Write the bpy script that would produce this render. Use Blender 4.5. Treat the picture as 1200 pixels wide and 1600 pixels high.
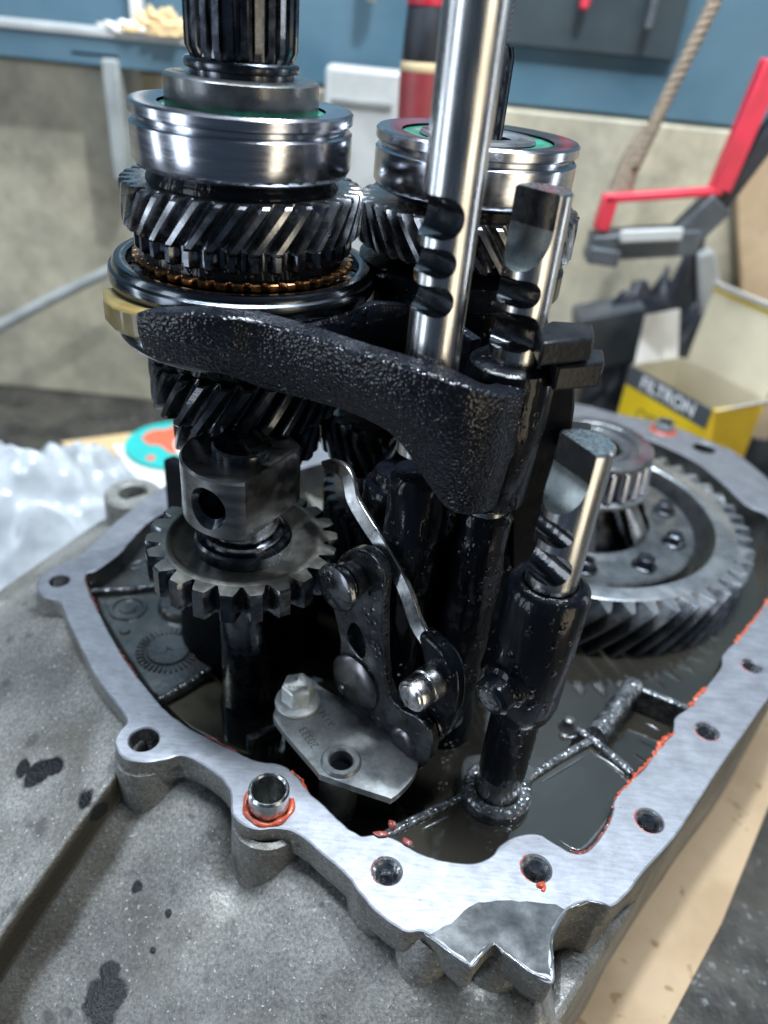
import bpy, bmesh, math, random
import numpy as np
from mathutils import Vector, Matrix, noise as mnoise
random.seed(7)
for o in list(bpy.data.objects): bpy.data.objects.remove(o)
scn = bpy.context.scene
COL = scn.collection
S = 0.001                                   # everything below is written in millimetres
PI = math.pi

# ------------------------------------------------------------------ camera
FPX, CAMH = 1200.0, 230.0                   # focal length in photo pixels, eye height above the flange
_n = Vector((183, 1820, 1200)).normalized() # world up seen from the camera
_f = Vector((0, 0, -1)); _Y = (_f - _n*_f.dot(_n)).normalized(); _X = _Y.cross(_n)
RM = Matrix((_X, _Y, _n))
cd = bpy.data.cameras.new('camera'); cam = bpy.data.objects.new('camera', cd); COL.objects.link(cam)
cam.matrix_world = Matrix.Translation((0, 0, CAMH*S)) @ RM.to_4x4()
cd.sensor_fit = 'VERTICAL'; cd.sensor_height = 36; cd.sensor_width = 27; cd.lens = 36*FPX/1600
cd.clip_start = 0.005; cd.clip_end = 50
cd.dof.use_dof = True; cd.dof.focus_distance = 0.245; cd.dof.aperture_fstop = 7.0
scn.camera = cam
scn.render.resolution_x, scn.render.resolution_y = 768, 1024

# ------------------------------------------------------------------ light
w = bpy.data.worlds.new('World'); scn.world = w; w.use_nodes = True
bg = w.node_tree.nodes['Background']; bg.inputs[0].default_value = (0.36, 0.52, 0.76, 1); bg.inputs[1].default_value = 0.09
def area(name, loc, target, sx, sy, power, col):
    l = bpy.data.lights.new(name, 'AREA'); l.shape = 'RECTANGLE'; l.size = sx*S; l.size_y = sy*S; l.energy = power; l.color = col
    o = bpy.data.objects.new(name, l); COL.objects.link(o); o.location = Vector(loc)*S
    o.rotation_euler = (Vector(target)-Vector(loc)).to_track_quat('-Z', 'Y').to_euler(); return o
area('ceiling_tube_lamp', (20, 330, 1100), (0, 280, 0), 1100, 150, 20, (0.80, 0.90, 1.0))
area('cool_reflection_panel', (-1000, -460, 100), (0, 240, 40), 300, 1100, 4.6, (0.78, 0.88, 1.0))  # unseen cool panel, sized for the reflected band on rods and bearings
area('warm_reflection_panel', (1000, -560, -60), (0, 240, 60), 560, 1200, 5.2, (1.0, 0.86, 0.62))  # unseen warm panel added for the warm reflected band on the rods
area('left_reflection_strip', (-1050, 170, 160), (0, 260, 120), 110, 800, 1.5, (0.80, 0.90, 1.0))  # unseen strip added for a bright left edge on bearings and rods
area('right_reflection_strip', (980, 470, 200), (0, 260, 150), 80, 700, 1.0, (0.9, 0.95, 1.0))  # unseen strip added for a bright right edge on bearings and rods
pl = bpy.data.lights.new('work_lamp', 'SPOT'); pl.energy = 19; pl.shadow_soft_size = 0.018; pl.spot_size = math.radians(110); pl.spot_blend = .6; pl.color = (.86, .93, 1)
po = bpy.data.objects.new('work_lamp', pl); COL.objects.link(po); po.location = Vector((130, 300, 800))*S
po.rotation_euler = (Vector((0, 240, 40))-Vector((130, 300, 800))).to_track_quat('-Z', 'Y').to_euler()
vs = scn.view_settings; vs.view_transform = 'Standard'; vs.look = 'None'; vs.exposure = 0.42; vs.gamma = 1.0; vs.use_curve_mapping = False
scn.render.engine = 'CYCLES'

# ------------------------------------------------------------------ helpers
CO = Vector((0, 0, CAMH))
def ray(u, v): return RM @ Vector(((u-600)/FPX, -(v-800)/FPX, -1))
def P(u, v, z): d = ray(u, v); return CO + d*((z-CAMH)/d.z)             # photo pixel to the point at height z
def PY(u, v, y): d = ray(u, v); return CO + d*(y/d.y)                   # ... on the upright plane at distance y
def PP(u, v, p0, n): d = ray(u, v); return CO + d*((Vector(p0)-CO).dot(n)/d.dot(n))
def V(*a): return Vector(a)
def frame(d):
    d = Vector(d).normalized(); a = Vector((0, 0, 1)) if abs(d.z) < .9 else Vector((1, 0, 0))
    x = a.cross(d).normalized(); return x, d.cross(x)
class MB:
    def __init__(s): s.v = []; s.f = []
    def add(s, vs, fs):
        b = len(s.v); s.v += [tuple(p) for p in vs]; s.f += [[i+b for i in f] for f in fs]; return s
    def box(s, c, size, rot=None):
        c = Vector(c); h = [x/2 for x in size]
        vs = [Vector((sx*h[0], sy*h[1], sz*h[2])) for sx in (-1, 1) for sy in (-1, 1) for sz in (-1, 1)]
        if rot: vs = [rot @ p for p in vs]
        return s.add([p+c for p in vs], [(0,1,3,2),(4,6,7,5),(0,4,5,1),(2,3,7,6),(0,2,6,4),(1,5,7,3)])
    def lathe(s, ax, prof, seg=96, a0=0.0, a1=2*PI, axis=None, org=None):
        full = abs(a1-a0-2*PI) < 1e-6; n = seg if full else seg+1
        vs = []
        if axis is not None: X, Y = frame(axis); D = Vector(axis).normalized(); O = Vector(org)
        for r, z in prof:
            for k in range(n):
                a = a0+(a1-a0)*k/seg
                if axis is None: vs.append((ax[0]+r*math.cos(a), ax[1]+r*math.sin(a), z))
                else: vs.append(O+X*r*math.cos(a)+Y*r*math.sin(a)+D*z)
        fs = []
        for i in range(len(prof)-1):
            for k in range(seg):
                k2 = (k+1) % n; fs.append((i*n+k, i*n+k2, (i+1)*n+k2, (i+1)*n+k))
        return s.add(vs, fs)
    def cyl(s, p0, p1, r, seg=40, ch=0.5, r1=None):
        p0, p1 = Vector(p0), Vector(p1); L = (p1-p0).length; r1 = r if r1 is None else r1; ch = min(ch, r*.4)
        return s.lathe(None, [(0, 0), (r-ch, 0), (r, ch), (r1, L-ch), (r1-ch, L), (0, L)], seg, axis=p1-p0, org=p0)
    def tube(s, pts, rad, seg=16):
        pts = [Vector(p) for p in pts]; n = len(pts); vs = []
        rr = rad if isinstance(rad, (list, tuple)) else [rad]*n
        d0 = (pts[1]-pts[0]); X, Y = frame(d0)
        for i, p in enumerate(pts):
            d = (pts[min(i+1, n-1)]-pts[max(i-1, 0)]).normalized(); X = (X-d*X.dot(d)).normalized(); Y = d.cross(X)
            vs += [p+(X*math.cos(2*PI*k/seg)+Y*math.sin(2*PI*k/seg))*rr[i] for k in range(seg)]
        fs = [(i*seg+k, i*seg+(k+1) % seg, (i+1)*seg+(k+1) % seg, (i+1)*seg+k) for i in range(n-1) for k in range(seg)]
        fs += [list(range(seg))[::-1], [(n-1)*seg+k for k in range(seg)]]
        return s.add(vs, fs)
    def plate(s, poly, ext):
        """poly: coplanar 3-D points; ext: extrusion vector"""
        poly = [Vector(p) for p in poly]; ext = Vector(ext); n = len(poly)
        nn = sum(((poly[i]).cross(poly[(i+1) % n]) for i in range(n)), Vector())
        if nn.dot(ext) > 0: poly = poly[::-1]
        fs = [list(range(n)), [n+i for i in range(n)][::-1]] + [((i+1) % n, i, n+i, n+(i+1) % n) for i in range(n)]
        return s.add(poly+[p+ext for p in poly], fs)
    def sections(s, secs, closed=False):
        """list of equal-length closed cross sections"""
        m = len(secs[0]); n = len(secs); vs = [p for q in secs for p in q]; fs = []
        for i in range(n if closed else n-1):
            j = (i+1) % n
            fs += [(i*m+k, i*m+(k+1) % m, j*m+(k+1) % m, j*m+k) for k in range(m)]
        if not closed: fs += [list(range(m))[::-1], [(n-1)*m+k for k in range(m)]]
        return s.add(vs, fs)
    def gear(s, ax, rt, rr, z0, z1, n, twist=0.0, ri=None, lev=6, ph=0.0, tip=.30, ch=.7):
        ri = rr-4 if ri is None else ri; pitch = 2*PI/n; rm = (rt+rr)/2
        h = rt-rr; b = .5-tip/2; half = [(0, rr), (max(.03, b-.27), rr+.04*h), (max(.06, b-.22), rr+.18*h), (b-.165, rr+.42*h), (b-.09, rr+.74*h), (b, rt)]
        prof = half+[(1-f, r) for f, r in half[:0:-1]]
        zs = [(z0, -ch), (z0+ch, 0)] + [(z0+ch+(z1-z0-2*ch)*i/(lev-1), 0) for i in range(1, lev-1)] + [(z1-ch, 0), (z1, -ch)]
        m = n*len(prof); vs = []
        def ringpts(z, dr, inner=False):
            tw = twist*(z-z0)/(z1-z0); out = []
            for k in range(n):
                for f, r in prof:
                    a = ph+tw+(k+f)*pitch; q = ri if inner else max(r+(dr if r > rr+.01 else 0), rr)
                    out.append((ax[0]+q*math.cos(a), ax[1]+q*math.sin(a), z))
            return out
        secs = [ringpts(z0, 0, True)]+[ringpts(z, d) for z, d in zs]+[ringpts(z1, 0, True)]
        for q in secs: vs += q
        fs = [(i*m+k, i*m+(k+1) % m, (i+1)*m+(k+1) % m, (i+1)*m+k) for i in range(len(secs)-1) for k in range(m)]
        return s.add(vs, fs)
    def build(s, name, mat, parent=None, bev=0.0, ang=38, smooth=True, bseg=2, sub=0, top=None):
        org = parent['_o'] if parent is not None else None
        o3 = Vector(org) if org is not None else Vector()
        me = bpy.data.meshes.new(name)
        me.from_pydata([tuple((Vector(p)-o3)*S) for p in s.v], [], s.f); me.validate()
        bm = bmesh.new(); bm.from_mesh(me); bmesh.ops.remove_doubles(bm, verts=bm.verts, dist=1e-7)
        bmesh.ops.recalc_face_normals(bm, faces=bm.faces); bm.to_mesh(me); bm.free()
        if smooth:
            me.polygons.foreach_set('use_smooth', [True]*len(me.polygons)); me.set_sharp_from_angle(angle=math.radians(ang))
        me.materials.append(M[mat] if isinstance(mat, str) else mat)
        if top:  # upward faces take a lighter material, light from above put into the colour
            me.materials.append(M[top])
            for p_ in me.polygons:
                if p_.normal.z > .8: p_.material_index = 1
        o = bpy.data.objects.new(name, me); COL.objects.link(o)
        if parent is not None: o.parent = parent; o['_o'] = tuple(o3)
        else: o['_o'] = (0, 0, 0)
        if bev:
            b = o.modifiers.new('bevel', 'BEVEL'); b.width = bev*S; b.segments = bseg; b.limit_method = 'ANGLE'; b.angle_limit = math.radians(40); b.harden_normals = False
        if sub:
            b = o.modifiers.new('sub', 'SUBSURF'); b.levels = sub; b.render_levels = sub
        return o
def thing(name, loc, label, cat, group=None):
    o = bpy.data.objects.new(name, None); COL.objects.link(o); o.location = Vector(loc)*S; o.empty_display_size = .01
    o['label'] = label; o['category'] = cat; o['_o'] = tuple(loc)
    if group: o['group'] = group
    return o
def tag(o, label, cat, group=None):
    o['label'] = label; o['category'] = cat
    if group: o['group'] = group
    return o
def settle(o):
    """give a world-built single mesh an origin at its own base"""
    me = o.data; n = len(me.vertices); co = np.empty(n*3); me.vertices.foreach_get('co', co); co = co.reshape(-1, 3)
    c = np.array([(co[:,0].min()+co[:,0].max())/2, (co[:,1].min()+co[:,1].max())/2, co[:,2].min()])
    me.vertices.foreach_set('co', (co-c).ravel()); o.location = c; me.update(); return o
def freeze(o):
    dg = bpy.context.evaluated_depsgraph_get(); me = bpy.data.meshes.new_from_object(o.evaluated_get(dg)); o.modifiers.clear(); o.data = me; return o
def carve(o, cutters):
    for c in cutters:
        m = o.modifiers.new('cut', 'BOOLEAN'); m.operation = 'DIFFERENCE'; m.solver = 'EXACT'; m.object = c; m.material_mode = 'TRANSFER'
    bpy.context.view_layer.update(); freeze(o)
    o.data.polygons.foreach_set('use_smooth', [True]*len(o.data.polygons)); o.data.set_sharp_from_angle(angle=math.radians(35))
    for c in cutters: me = c.data; bpy.data.objects.remove(c); bpy.data.meshes.remove(me)
    return o
def crom(pts, k=5, closed=True):
    pts = [Vector(p) for p in pts]; n = len(pts); out = []
    for i in range(n if closed else n-1):
        g = (lambda j: pts[j % n]) if closed else (lambda j: pts[max(0, min(n-1, j))])
        p0, p1, p2, p3 = g(i-1), g(i), g(i+1), g(i+2)
        for j in range(k):
            t = j/k; out.append(.5*((2*p1)+(p2-p0)*t+(2*p0-5*p1+4*p2-p3)*t*t+(3*p1-p0-3*p2+p3)*t**3))
    if not closed: out.append(pts[-1])
    return out
def offset2d(loop, d):
    n = len(loop); out = []
    for i in range(n):
        a = loop[(i+1) % n]-loop[i-1]; t = Vector((a.x, a.y)).normalized(); out.append(Vector((loop[i].x+t.y*d, loop[i].y-t.x*d, loop[i].z)))
    return out
def area2(loop): return sum(loop[i-1].x*loop[i].y-loop[i].x*loop[i-1].y for i in range(len(loop)))
def fill_loops(loops):
    """flat face set between an outer loop and holes"""
    bm = bmesh.new(); es = []
    for lp in loops:
        vv = [bm.verts.new(p) for p in lp]; es += [bm.edges.new((vv[i-1], vv[i])) for i in range(len(vv))]
    bmesh.ops.triangle_fill(bm, use_beauty=True, use_dissolve=False, edges=es)
    bm.verts.index_update(); vs = [tuple(v.co) for v in bm.verts]; fs = [[v.index for v in f.verts] for f in bm.faces]; bm.free(); return vs, fs
def inside(p, poly):
    c = False; n = len(poly)
    for i in range(n):
        a, b = poly[i-1], poly[i]
        if (a.y > p[1]) != (b.y > p[1]) and p[0] < (b.x-a.x)*(p[1]-a.y)/(b.y-a.y)+a.x: c = not c
    return c
def text(name, body, size, mat, mtx, parent=None, ext=.12, sx=1.0, off=0.0):
    c = bpy.data.curves.new(name, 'FONT'); c.body = body; c.size = size*S; c.extrude = ext*S; c.align_x = 'CENTER'; c.align_y = 'CENTER'; c.offset = off*S
    t = bpy.data.objects.new(name, c); COL.objects.link(t); bpy.context.view_layer.update()
    me = bpy.data.meshes.new_from_object(t.evaluated_get(bpy.context.evaluated_depsgraph_get())); bpy.data.objects.remove(t)
    me.transform(Matrix.Diagonal((sx, 1, 1, 1))); o3 = Vector(parent['_o']) if parent is not None else Vector()
    mm = mtx.copy(); mm.translation = (mm.translation-o3)*S; me.transform(mm)
    me.materials.clear(); me.materials.append(M[mat]); o = bpy.data.objects.new(name, me); COL.objects.link(o)
    if parent is not None: o.parent = parent
    o['_o'] = tuple(o3); return o
def basis(x, y, org):
    x = Vector(x).normalized(); y = Vector(y); y = (y-x*y.dot(x)).normalized(); z = x.cross(y)
    m = Matrix((x, y, z)).transposed().to_4x4(); m.translation = Vector(org); return m

# ------------------------------------------------------------------ materials
M = {}
def mat(name, c1, c2=None, metal=0.0, rough=.5, rough2=None, coat=0.0, coat_r=.06, scale=.2, lo=.42, hi=.62, bumps=(), stretch=(1, 1, 1), rscale=None, sss=0, spec=.5, spots=None, aniso=0, extra=None, trans=0, flakes=None, det=5, mottle=None):
    m = bpy.data.materials.new(name); M[name] = m; m.use_nodes = True; nt = m.node_tree; N = nt.nodes; L = nt.links
    b = N['Principled BSDF']; geo = N.new('ShaderNodeNewGeometry'); mp = N.new('ShaderNodeMapping'); mp.vector_type = 'POINT'
    mp.inputs['Scale'].default_value = [1000*q for q in stretch]; L.new(geo.outputs['Position'], mp.inputs[0]); co = mp.outputs[0]
    mp2 = N.new('ShaderNodeMapping'); mp2.inputs['Scale'].default_value = (1000,)*3; L.new(geo.outputs['Position'], mp2.inputs[0]); iso = mp2.outputs[0]
    def nz(sc, vec=co, d=det, r=.55, dist=0):
        t = N.new('ShaderNodeTexNoise'); t.inputs['Scale'].default_value = sc; t.inputs['Detail'].default_value = d; t.inputs['Roughness'].default_value = r; t.inputs['Distortion'].default_value = dist; L.new(vec, t.inputs['Vector']); return t.outputs['Fac']
    def mr(x, a, b_, c, d):
        t = N.new('ShaderNodeMapRange'); t.inputs[1].default_value = a; t.inputs[2].default_value = b_; t.inputs[3].default_value = c; t.inputs[4].default_value = d; L.new(x, t.inputs[0]); return t.outputs[0]
    def mix(fac, a, c):
        t = N.new('ShaderNodeMix'); t.data_type = 'RGBA'
        for q, s in ((a, t.inputs[6]), (c, t.inputs[7])):
            if isinstance(q, (tuple, list)): s.default_value = (*q[:3], 1)
            else: L.new(q, s)
        L.new(fac, t.inputs[0]); return t.outputs[2]
    def math_(op, a, c):
        t = N.new('ShaderNodeMath'); t.operation = op
        for i, q in enumerate((a, c)):
            if isinstance(q, (int, float)): t.inputs[i].default_value = q
            else: L.new(q, t.inputs[i])
        return t.outputs[0]
    col = None
    if c2 is not None: col = mix(mr(nz(scale), lo, hi, 0, 1), c1, c2)
    else: b.inputs['Base Color'].default_value = (*c1, 1)
    ro = None
    if rough2 is not None: ro = mr(nz(rscale or scale*1.7), .35, .65, rough, rough2)
    else: b.inputs['Roughness'].default_value = rough
    if mottle:      # fine grain: (scale, dark gain, light gain)
        g = N.new('ShaderNodeMix'); g.data_type = 'RGBA'; g.blend_type = 'MULTIPLY'; g.inputs[0].default_value = 1
        f1 = mr(nz(mottle[0], iso, 8, .72), .3, .7, mottle[1], mottle[2]); cc = N.new('ShaderNodeCombineXYZ')
        for k in range(3): L.new(f1, cc.inputs[k])
        if col is not None: L.new(col, g.inputs[6])
        else: g.inputs[6].default_value = (*c1, 1)
        L.new(cc.outputs[0], g.inputs[7]); col = g.outputs[2]
    if flakes:      # fine coloured specks: (scale, threshold, colour)
        for fl in flakes:
            fsc, th, fc = fl[:3]; f = mr(nz(fsc, iso, 2 if len(fl) < 4 else 6, .5), th, th+(.05 if len(fl) < 4 else fl[3]), 0, 1 if len(fl) < 4 else .75); col = mix(f, col if col else c1, fc)
    if extra == 'grime_shade':
        at = N.new('ShaderNodeAttribute'); at.attribute_name = 'grime_shade'; col = mix(at.outputs['Fac'], col if col else c1, (.030, .026, .018))  # brown grime and the shading of the ridge share this colour
    if spots:       # oil splashes: list of (x, y, z, radius, stretch y) in mm
        acc = None
        wob = nz(.09, iso, 4)
        for (sx, sy, sz, sr) in spots[0]:
            d = N.new('ShaderNodeVectorMath'); d.operation = 'DISTANCE'; L.new(iso, d.inputs[0]); d.inputs[1].default_value = (sx, sy, sz)
            q = math_('ADD', math_('DIVIDE', d.outputs['Value'], sr), math_('MULTIPLY', math_('SUBTRACT', wob, .5), 2.2))
            q = mr(q, *(spots[2] if len(spots) > 2 else (.82, 1.15)), 1, 0); acc = q if acc is None else math_('MAXIMUM', acc, q)
        col = mix(acc, col if col else c1, spots[1])
        r0 = ro if ro is not None else rough
        t = N.new('ShaderNodeMix'); t.data_type = 'FLOAT'; L.new(acc, t.inputs[0]); t.inputs[3].default_value = .13
        if ro is not None: L.new(ro, t.inputs[2])
        else: t.inputs[2].default_value = rough
        ro = t.outputs[0]
    if col is not None: L.new(col, b.inputs['Base Color'])
    if ro is not None: L.new(ro, b.inputs['Roughness'])
    b.inputs['Metallic'].default_value = metal; b.inputs['Coat Weight'].default_value = coat; b.inputs['Coat Roughness'].default_value = coat_r
    b.inputs['Specular IOR Level'].default_value = spec; b.inputs['Transmission Weight'].default_value = trans
    if sss: b.inputs['Subsurface Weight'].default_value = sss; b.inputs['Subsurface Radius'].default_value = (.004, .003, .001)
    prev = None
    for kind, sc, dist in bumps:
        bp = N.new('ShaderNodeBump'); bp.inputs['Distance'].default_value = dist*S; bp.inputs['Strength'].default_value = 1
        if kind == 'n': h = nz(sc, iso, 4)
        elif kind == 's': h = nz(sc, co, 3)
        elif kind == 'd':      # scattered droplets
            t = N.new('ShaderNodeTexVoronoi'); t.inputs['Scale'].default_value = sc; L.new(iso, t.inputs['Vector'])
            h = math_('MULTIPLY', math_('POWER', mr(t.outputs['Distance'], .0, .42, 1, 0), .5), mr(nz(sc*.35, iso, 2), .5, .62, 0, 1))
        else:
            t = N.new('ShaderNodeTexVoronoi'); t.feature = 'SMOOTH_F1'; t.inputs['Scale'].default_value = sc; t.inputs['Smoothness'].default_value = .6; L.new(iso, t.inputs['Vector']); h = t.outputs['Distance']
        L.new(h, bp.inputs['Height'])
        if prev: L.new(prev, bp.inputs['Normal'])
        prev = bp.outputs[0]
    if prev:
        L.new(prev, b.inputs['Normal']); L.new(prev, b.inputs['Coat Normal'])
    return m
mat('bearing_steel', (.50, .52, .57), (.44, .45, .50), 1, .17, .24, stretch=(.12, .12, 2.2), scale=.35, bumps=[('s', 1.1, .002)])
mat('rod_steel', (.56, .57, .58), (.46, .46, .46), 1, .20, .32, stretch=(1.2, 1.2, .12), scale=.35, bumps=[('s', 1.2, .002)])
mat('dark_steel', (.10, .11, .13), (.035, .04, .05), 1, .18, .36, coat=.6, coat_r=.08, scale=.16, bumps=[('n', .5, .03)])
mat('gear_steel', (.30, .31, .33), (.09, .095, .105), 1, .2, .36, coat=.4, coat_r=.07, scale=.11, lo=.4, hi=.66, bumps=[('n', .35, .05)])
mat('ring_steel', (.29, .30, .31), (.19, .20, .21), .75, .22, .42, coat=.5, coat_r=.08, scale=.07, bumps=[('n', .3, .04)])
mat('idler_steel', (.24, .235, .21), (.15, .15, .14), .9, .3, .46, coat=.3, coat_r=.1, scale=.12, bumps=[('n', .7, .02)])
mat('post_black', (.003, .004, .006), (.002, .003, .004), .0, .4, .6, coat=.10, coat_r=.08, spec=.05, scale=.15, bumps=[('n', .25, .2)])
mat('oily_black', (.004, .005, .008), (.002, .003, .005), .0, .25, .4, spec=.1, coat=.3, coat_r=.05, scale=.15, stretch=(1, 1, .16), bumps=[('s', .22, .45), ('n', 1.0, .03), ('d', .3, .55)])
mat('fork_cast', (.008, .010, .015), (.004, .005, .009), .1, .3, .42, coat=.6, coat_r=.07, spec=.15, scale=.1, bumps=[('v', 1.0, .34), ('n', .25, .35), ('d', .28, .5)])
mat('lever_steel', (.10, .105, .115), (.03, .033, .04), .9, .2, .4, coat=.8, coat_r=.06, scale=.12, bumps=[('n', .4, .04), ('d', .35, .4)])
mat('plate_steel', (.34, .36, .36), (.10, .108, .112), .75, .34, .5, coat=.3, coat_r=.12, scale=.06, lo=.48, hi=.72, mottle=(.6, .8, 1.15), bumps=[('n', .8, .03)])
mat('bolt_zinc', (.72, .75, .73), (.58, .61, .60), .5, .35, .5, scale=.5, bumps=[('n', .9, .02)])
mat('machined_alu', (.27, .28, .31), (.23, .24, .265), .8, .46, .58, stretch=(.35, 1.6, 1), scale=.5, rscale=.25, mottle=(.12, .78, 1.18), bumps=[('s', 1.2, .012), ('n', .5, .015)], flakes=[(.8, .70, (.14, .14, .13))])
mat('thread_alu', (.50, .51, .53), (.30, .30, .31), .95, .2, .3, scale=.5)
CAST_SPOTS = []
mat('oil_pool', (.028, .025, .018), (.018, .017, .014), 0, .035, None, coat=1, coat_r=.02, scale=.012, bumps=[('n', .02, .35)], spec=.6)
mat('oil_near', (.034, .031, .024), (.026, .025, .021), 0, .03, None, coat=1, coat_r=.02, scale=.012, bumps=[('n', .02, .3)], spec=.6)
mat('wet_alu', (.13, .138, .142), (.085, .09, .094), .5, .12, .3, coat=.5, coat_r=.06, scale=.06, mottle=(.35, .7, 1.25), bumps=[('n', .3, .03)])
mat('oil_film', (.13, .14, .145), (.09, .10, .105), .35, .10, .2, coat=1, coat_r=.03, scale=.1, bumps=[('n', .12, .12)])
mat('inner_cast', (.085, .09, .088), (.035, .038, .04), .4, .22, .42, coat=.7, coat_r=.08, scale=.05, bumps=[('n', .5, .15), ('n', .06, .6)])
mat('inner_cast_brown', (.13, .12, .085), (.07, .066, .05), .3, .25, .4, coat=.6, coat_r=.1, scale=.06, bumps=[('n', .6, .2)])
mat('rib_cast', (.16, .17, .18), (.05, .055, .06), .5, .2, .36, coat=.9, coat_r=.06, scale=.2, bumps=[('v', .6, .5), ('n', .3, .3)])
mat('bronze', (.42, .20, .07), (.20, .10, .04), 1, .22, .36, coat=.6, scale=.3)
mat('seal_green', (.015, .17, .11), (.03, .25, .17), 0, .28, .5, coat=.6, scale=.3, bumps=[('n', .5, .06)])
mat('nylon', (.27, .21, .08), (.20, .14, .04), 0, .35, .5, coat=.3, scale=.09, sss=.25)
mat('sealant', (.45, .075, .025), (.30, .04, .02), 0, .38, .5, coat=.3, scale=.5, bumps=[('n', .5, .3)])
mat('sealant_dark', (.25, .045, .03), (.12, .03, .03), 0, .4, .5, coat=.3, scale=.5, bumps=[('n', .5, .3)])
mat('collar_steel', (.10, .105, .11), (.20, .20, .19), .9, .24, .42, scale=.06, coat=.3, bumps=[('n', 1.2, .03)])
mat('sleeve_steel', (.075, .085, .10), (.04, .045, .055), 1, .16, .3, coat=.6, coat_r=.06, stretch=(.1, .1, 3), scale=.4, bumps=[('s', 1.2, .02)])
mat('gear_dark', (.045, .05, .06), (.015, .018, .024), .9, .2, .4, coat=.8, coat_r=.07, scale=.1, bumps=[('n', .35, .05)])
mat('block_steel', (.25, .25, .25), (.14, .145, .15), 1, .26, .42, coat=.3, coat_r=.1, scale=.12, stretch=(.3, 1, 1), bumps=[('s', .9, .02)])
mat('bronze_dark', (.16, .13, .08), (.05, .045, .035), 1, .3, .45, scale=.3)
mat('rivet_steel', (.15, .14, .15), (.07, .068, .075), .9, .26, .4, coat=.5, coat_r=.1, scale=.1)
mat('strip_steel', (.36, .37, .37), (.20, .205, .21), .95, .2, .36, coat=.6, coat_r=.06, scale=.12, bumps=[('n', .4, .05)])
mat('jaw_black', (.012, .013, .015), (.006, .007, .009), .1, .4, .55, coat=.18, coat_r=.15, spec=.15, scale=.2, bumps=[('n', .6, .1)])
mat('scoop_steel', (.16, .18, .18), (.10, .115, .12), .9, .2, .34, coat=.3, scale=.1)
mat('notch_oil', (.020, .024, .030), (.008, .010, .014), .6, .12, .3, coat=1, coat_r=.05, scale=.12, bumps=[('n', .2, .12)])
mat('gear_mid', (.26, .27, .29), (.10, .11, .125), .95, .22, .4, coat=.5, coat_r=.08, scale=.07)
mat('carrier_steel', (.16, .17, .175), (.09, .095, .10), .75, .22, .4, coat=.5, coat_r=.08, scale=.06, bumps=[('n', .25, .1)])
mat('mark_dark', (.10, .10, .095), None, .3, .5)
mat('red_line', (.30, .012, .02), None, 0, .3, coat=.6)

# ------------------------------------------------------------------ bench (setting)
TZ = -118.0
mat('bench_dark', (.065, .060, .050), (.026, .025, .023), .1, .25, .5, scale=.03, bumps=[('n', .2, .5)], flakes=[(.25, .66, (.16, .17, .17))])
mb = MB(); mb.box((-50, 540, TZ-15), (1500, 960, 30))
bench = settle(mb.build('bench_top', 'bench_dark', bev=1)); bench['kind'] = 'structure'

# ------------------------------------------------------------------ gearbox housing
HS = thing('gearbox_housing', (40, 290, TZ), 'open grey cast aluminium gearbox half with bright machined flange full of bolt holes', 'gearbox housing')
outer_px = [(150,842),(122,868),(84,886),(62,902),(57,918),(68,932),(92,940),(102,962),(126,1012),(152,1062),(188,1108),(197,1128),(183,1145),(179,1163),(194,1184),(224,1191),(256,1187),(286,1181),(320,1196),(349,1219),(360,1242),(361,1266),(375,1286),(400,1296),(432,1295),(462,1301),(500,1331),(540,1366),(556,1387),(576,1412),(604,1438),(636,1456),(662,1456),(692,1480),(735,1511),(757,1486),(772,1476),(790,1490),(828,1520),(864,1536),(866,1500),(861,1466),(884,1424),(920,1408),(955,1416),(985,1391),(1003,1366),(1052,1311),(1080,1270),(1130,1192),(1172,1132),(1200,1092)]
outer = [P(u, v, 0) for u, v in outer_px] + [V(200,272,0),V(228,312,0),V(243,352,0),V(247,392,0)] + [P(u, v, 0) for u, v in [(1200,748),(1150,707),(1128,697),(1090,681),(1040,662),(960,645),(890,630)]] + [V(60,500,0),V(-10,450,0),V(-70,408,0),V(-112,372,0)] + [P(210, 792, 0)]
inner_px = [(246,806),(206,842),(190,862),(152,890),(134,897),(134,912),(152,952),(186,1016),(232,1078),(246,1096),(272,1121),(322,1151),(366,1173),(400,1188),(440,1195),(465,1214),(482,1236),(515,1266),(545,1294),(566,1305),(592,1303),(626,1315),(660,1335),(700,1345),(740,1348),(768,1337),(781,1320),(806,1306),(840,1303),(870,1319),(895,1332),(916,1330),(936,1310),(955,1276),(961,1246),(985,1220),(1010,1196),(1030,1166),(1051,1146),(1055,1121),(1076,1105),(1101,1076),(1127,1042),(1131,1021),(1160,991),(1200,936)]
inner = [P(u, v, 0) for u, v in inner_px] + [V(211,335,0),V(222,363,0)] + [P(u, v, 0) for u, v in [(1200,806),(1165,788),(1120,747),(1080,717),(1000,682),(900,658)]] + [V(60,470,0),V(0,428,0),V(-52,388,0),V(-94,350,0)]
outer = crom(outer, 5); inner = crom(inner, 5)
random.seed(3)
for lp, amp in ((outer, .22), (inner, .42)):
    for p in lp: q = mnoise.noise(p*.25)*amp+mnoise.noise(p*.7)*amp*.5; p.x += q; p.y += q*.7
if area2(outer) < 0: outer.reverse()
if area2(inner) < 0: inner.reverse()
HOLES = [(225,1155,5.3,0), (93,907,4.3,0), (605,1361,4.6,1), (838,1357,4.8,1), (1015,1282,4.7,1), (1105,1142,4.5,1), (1175,1040,4.4,1), (1100,700,7.4,0), (420,1257,7.0,0), (1036,672,6.5,0)]
loops = [offset2d(outer, -.7), offset2d(inner, .55)]
circ = lambda c, r, z=0, n=40: [V(c.x+r*math.cos(2*PI*k/n), c.y+r*math.sin(2*PI*k/n), z) for k in range(n)]
for u, v, r, t in HOLES: loops.append(circ(P(u, v, 0), r+.5))
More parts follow.
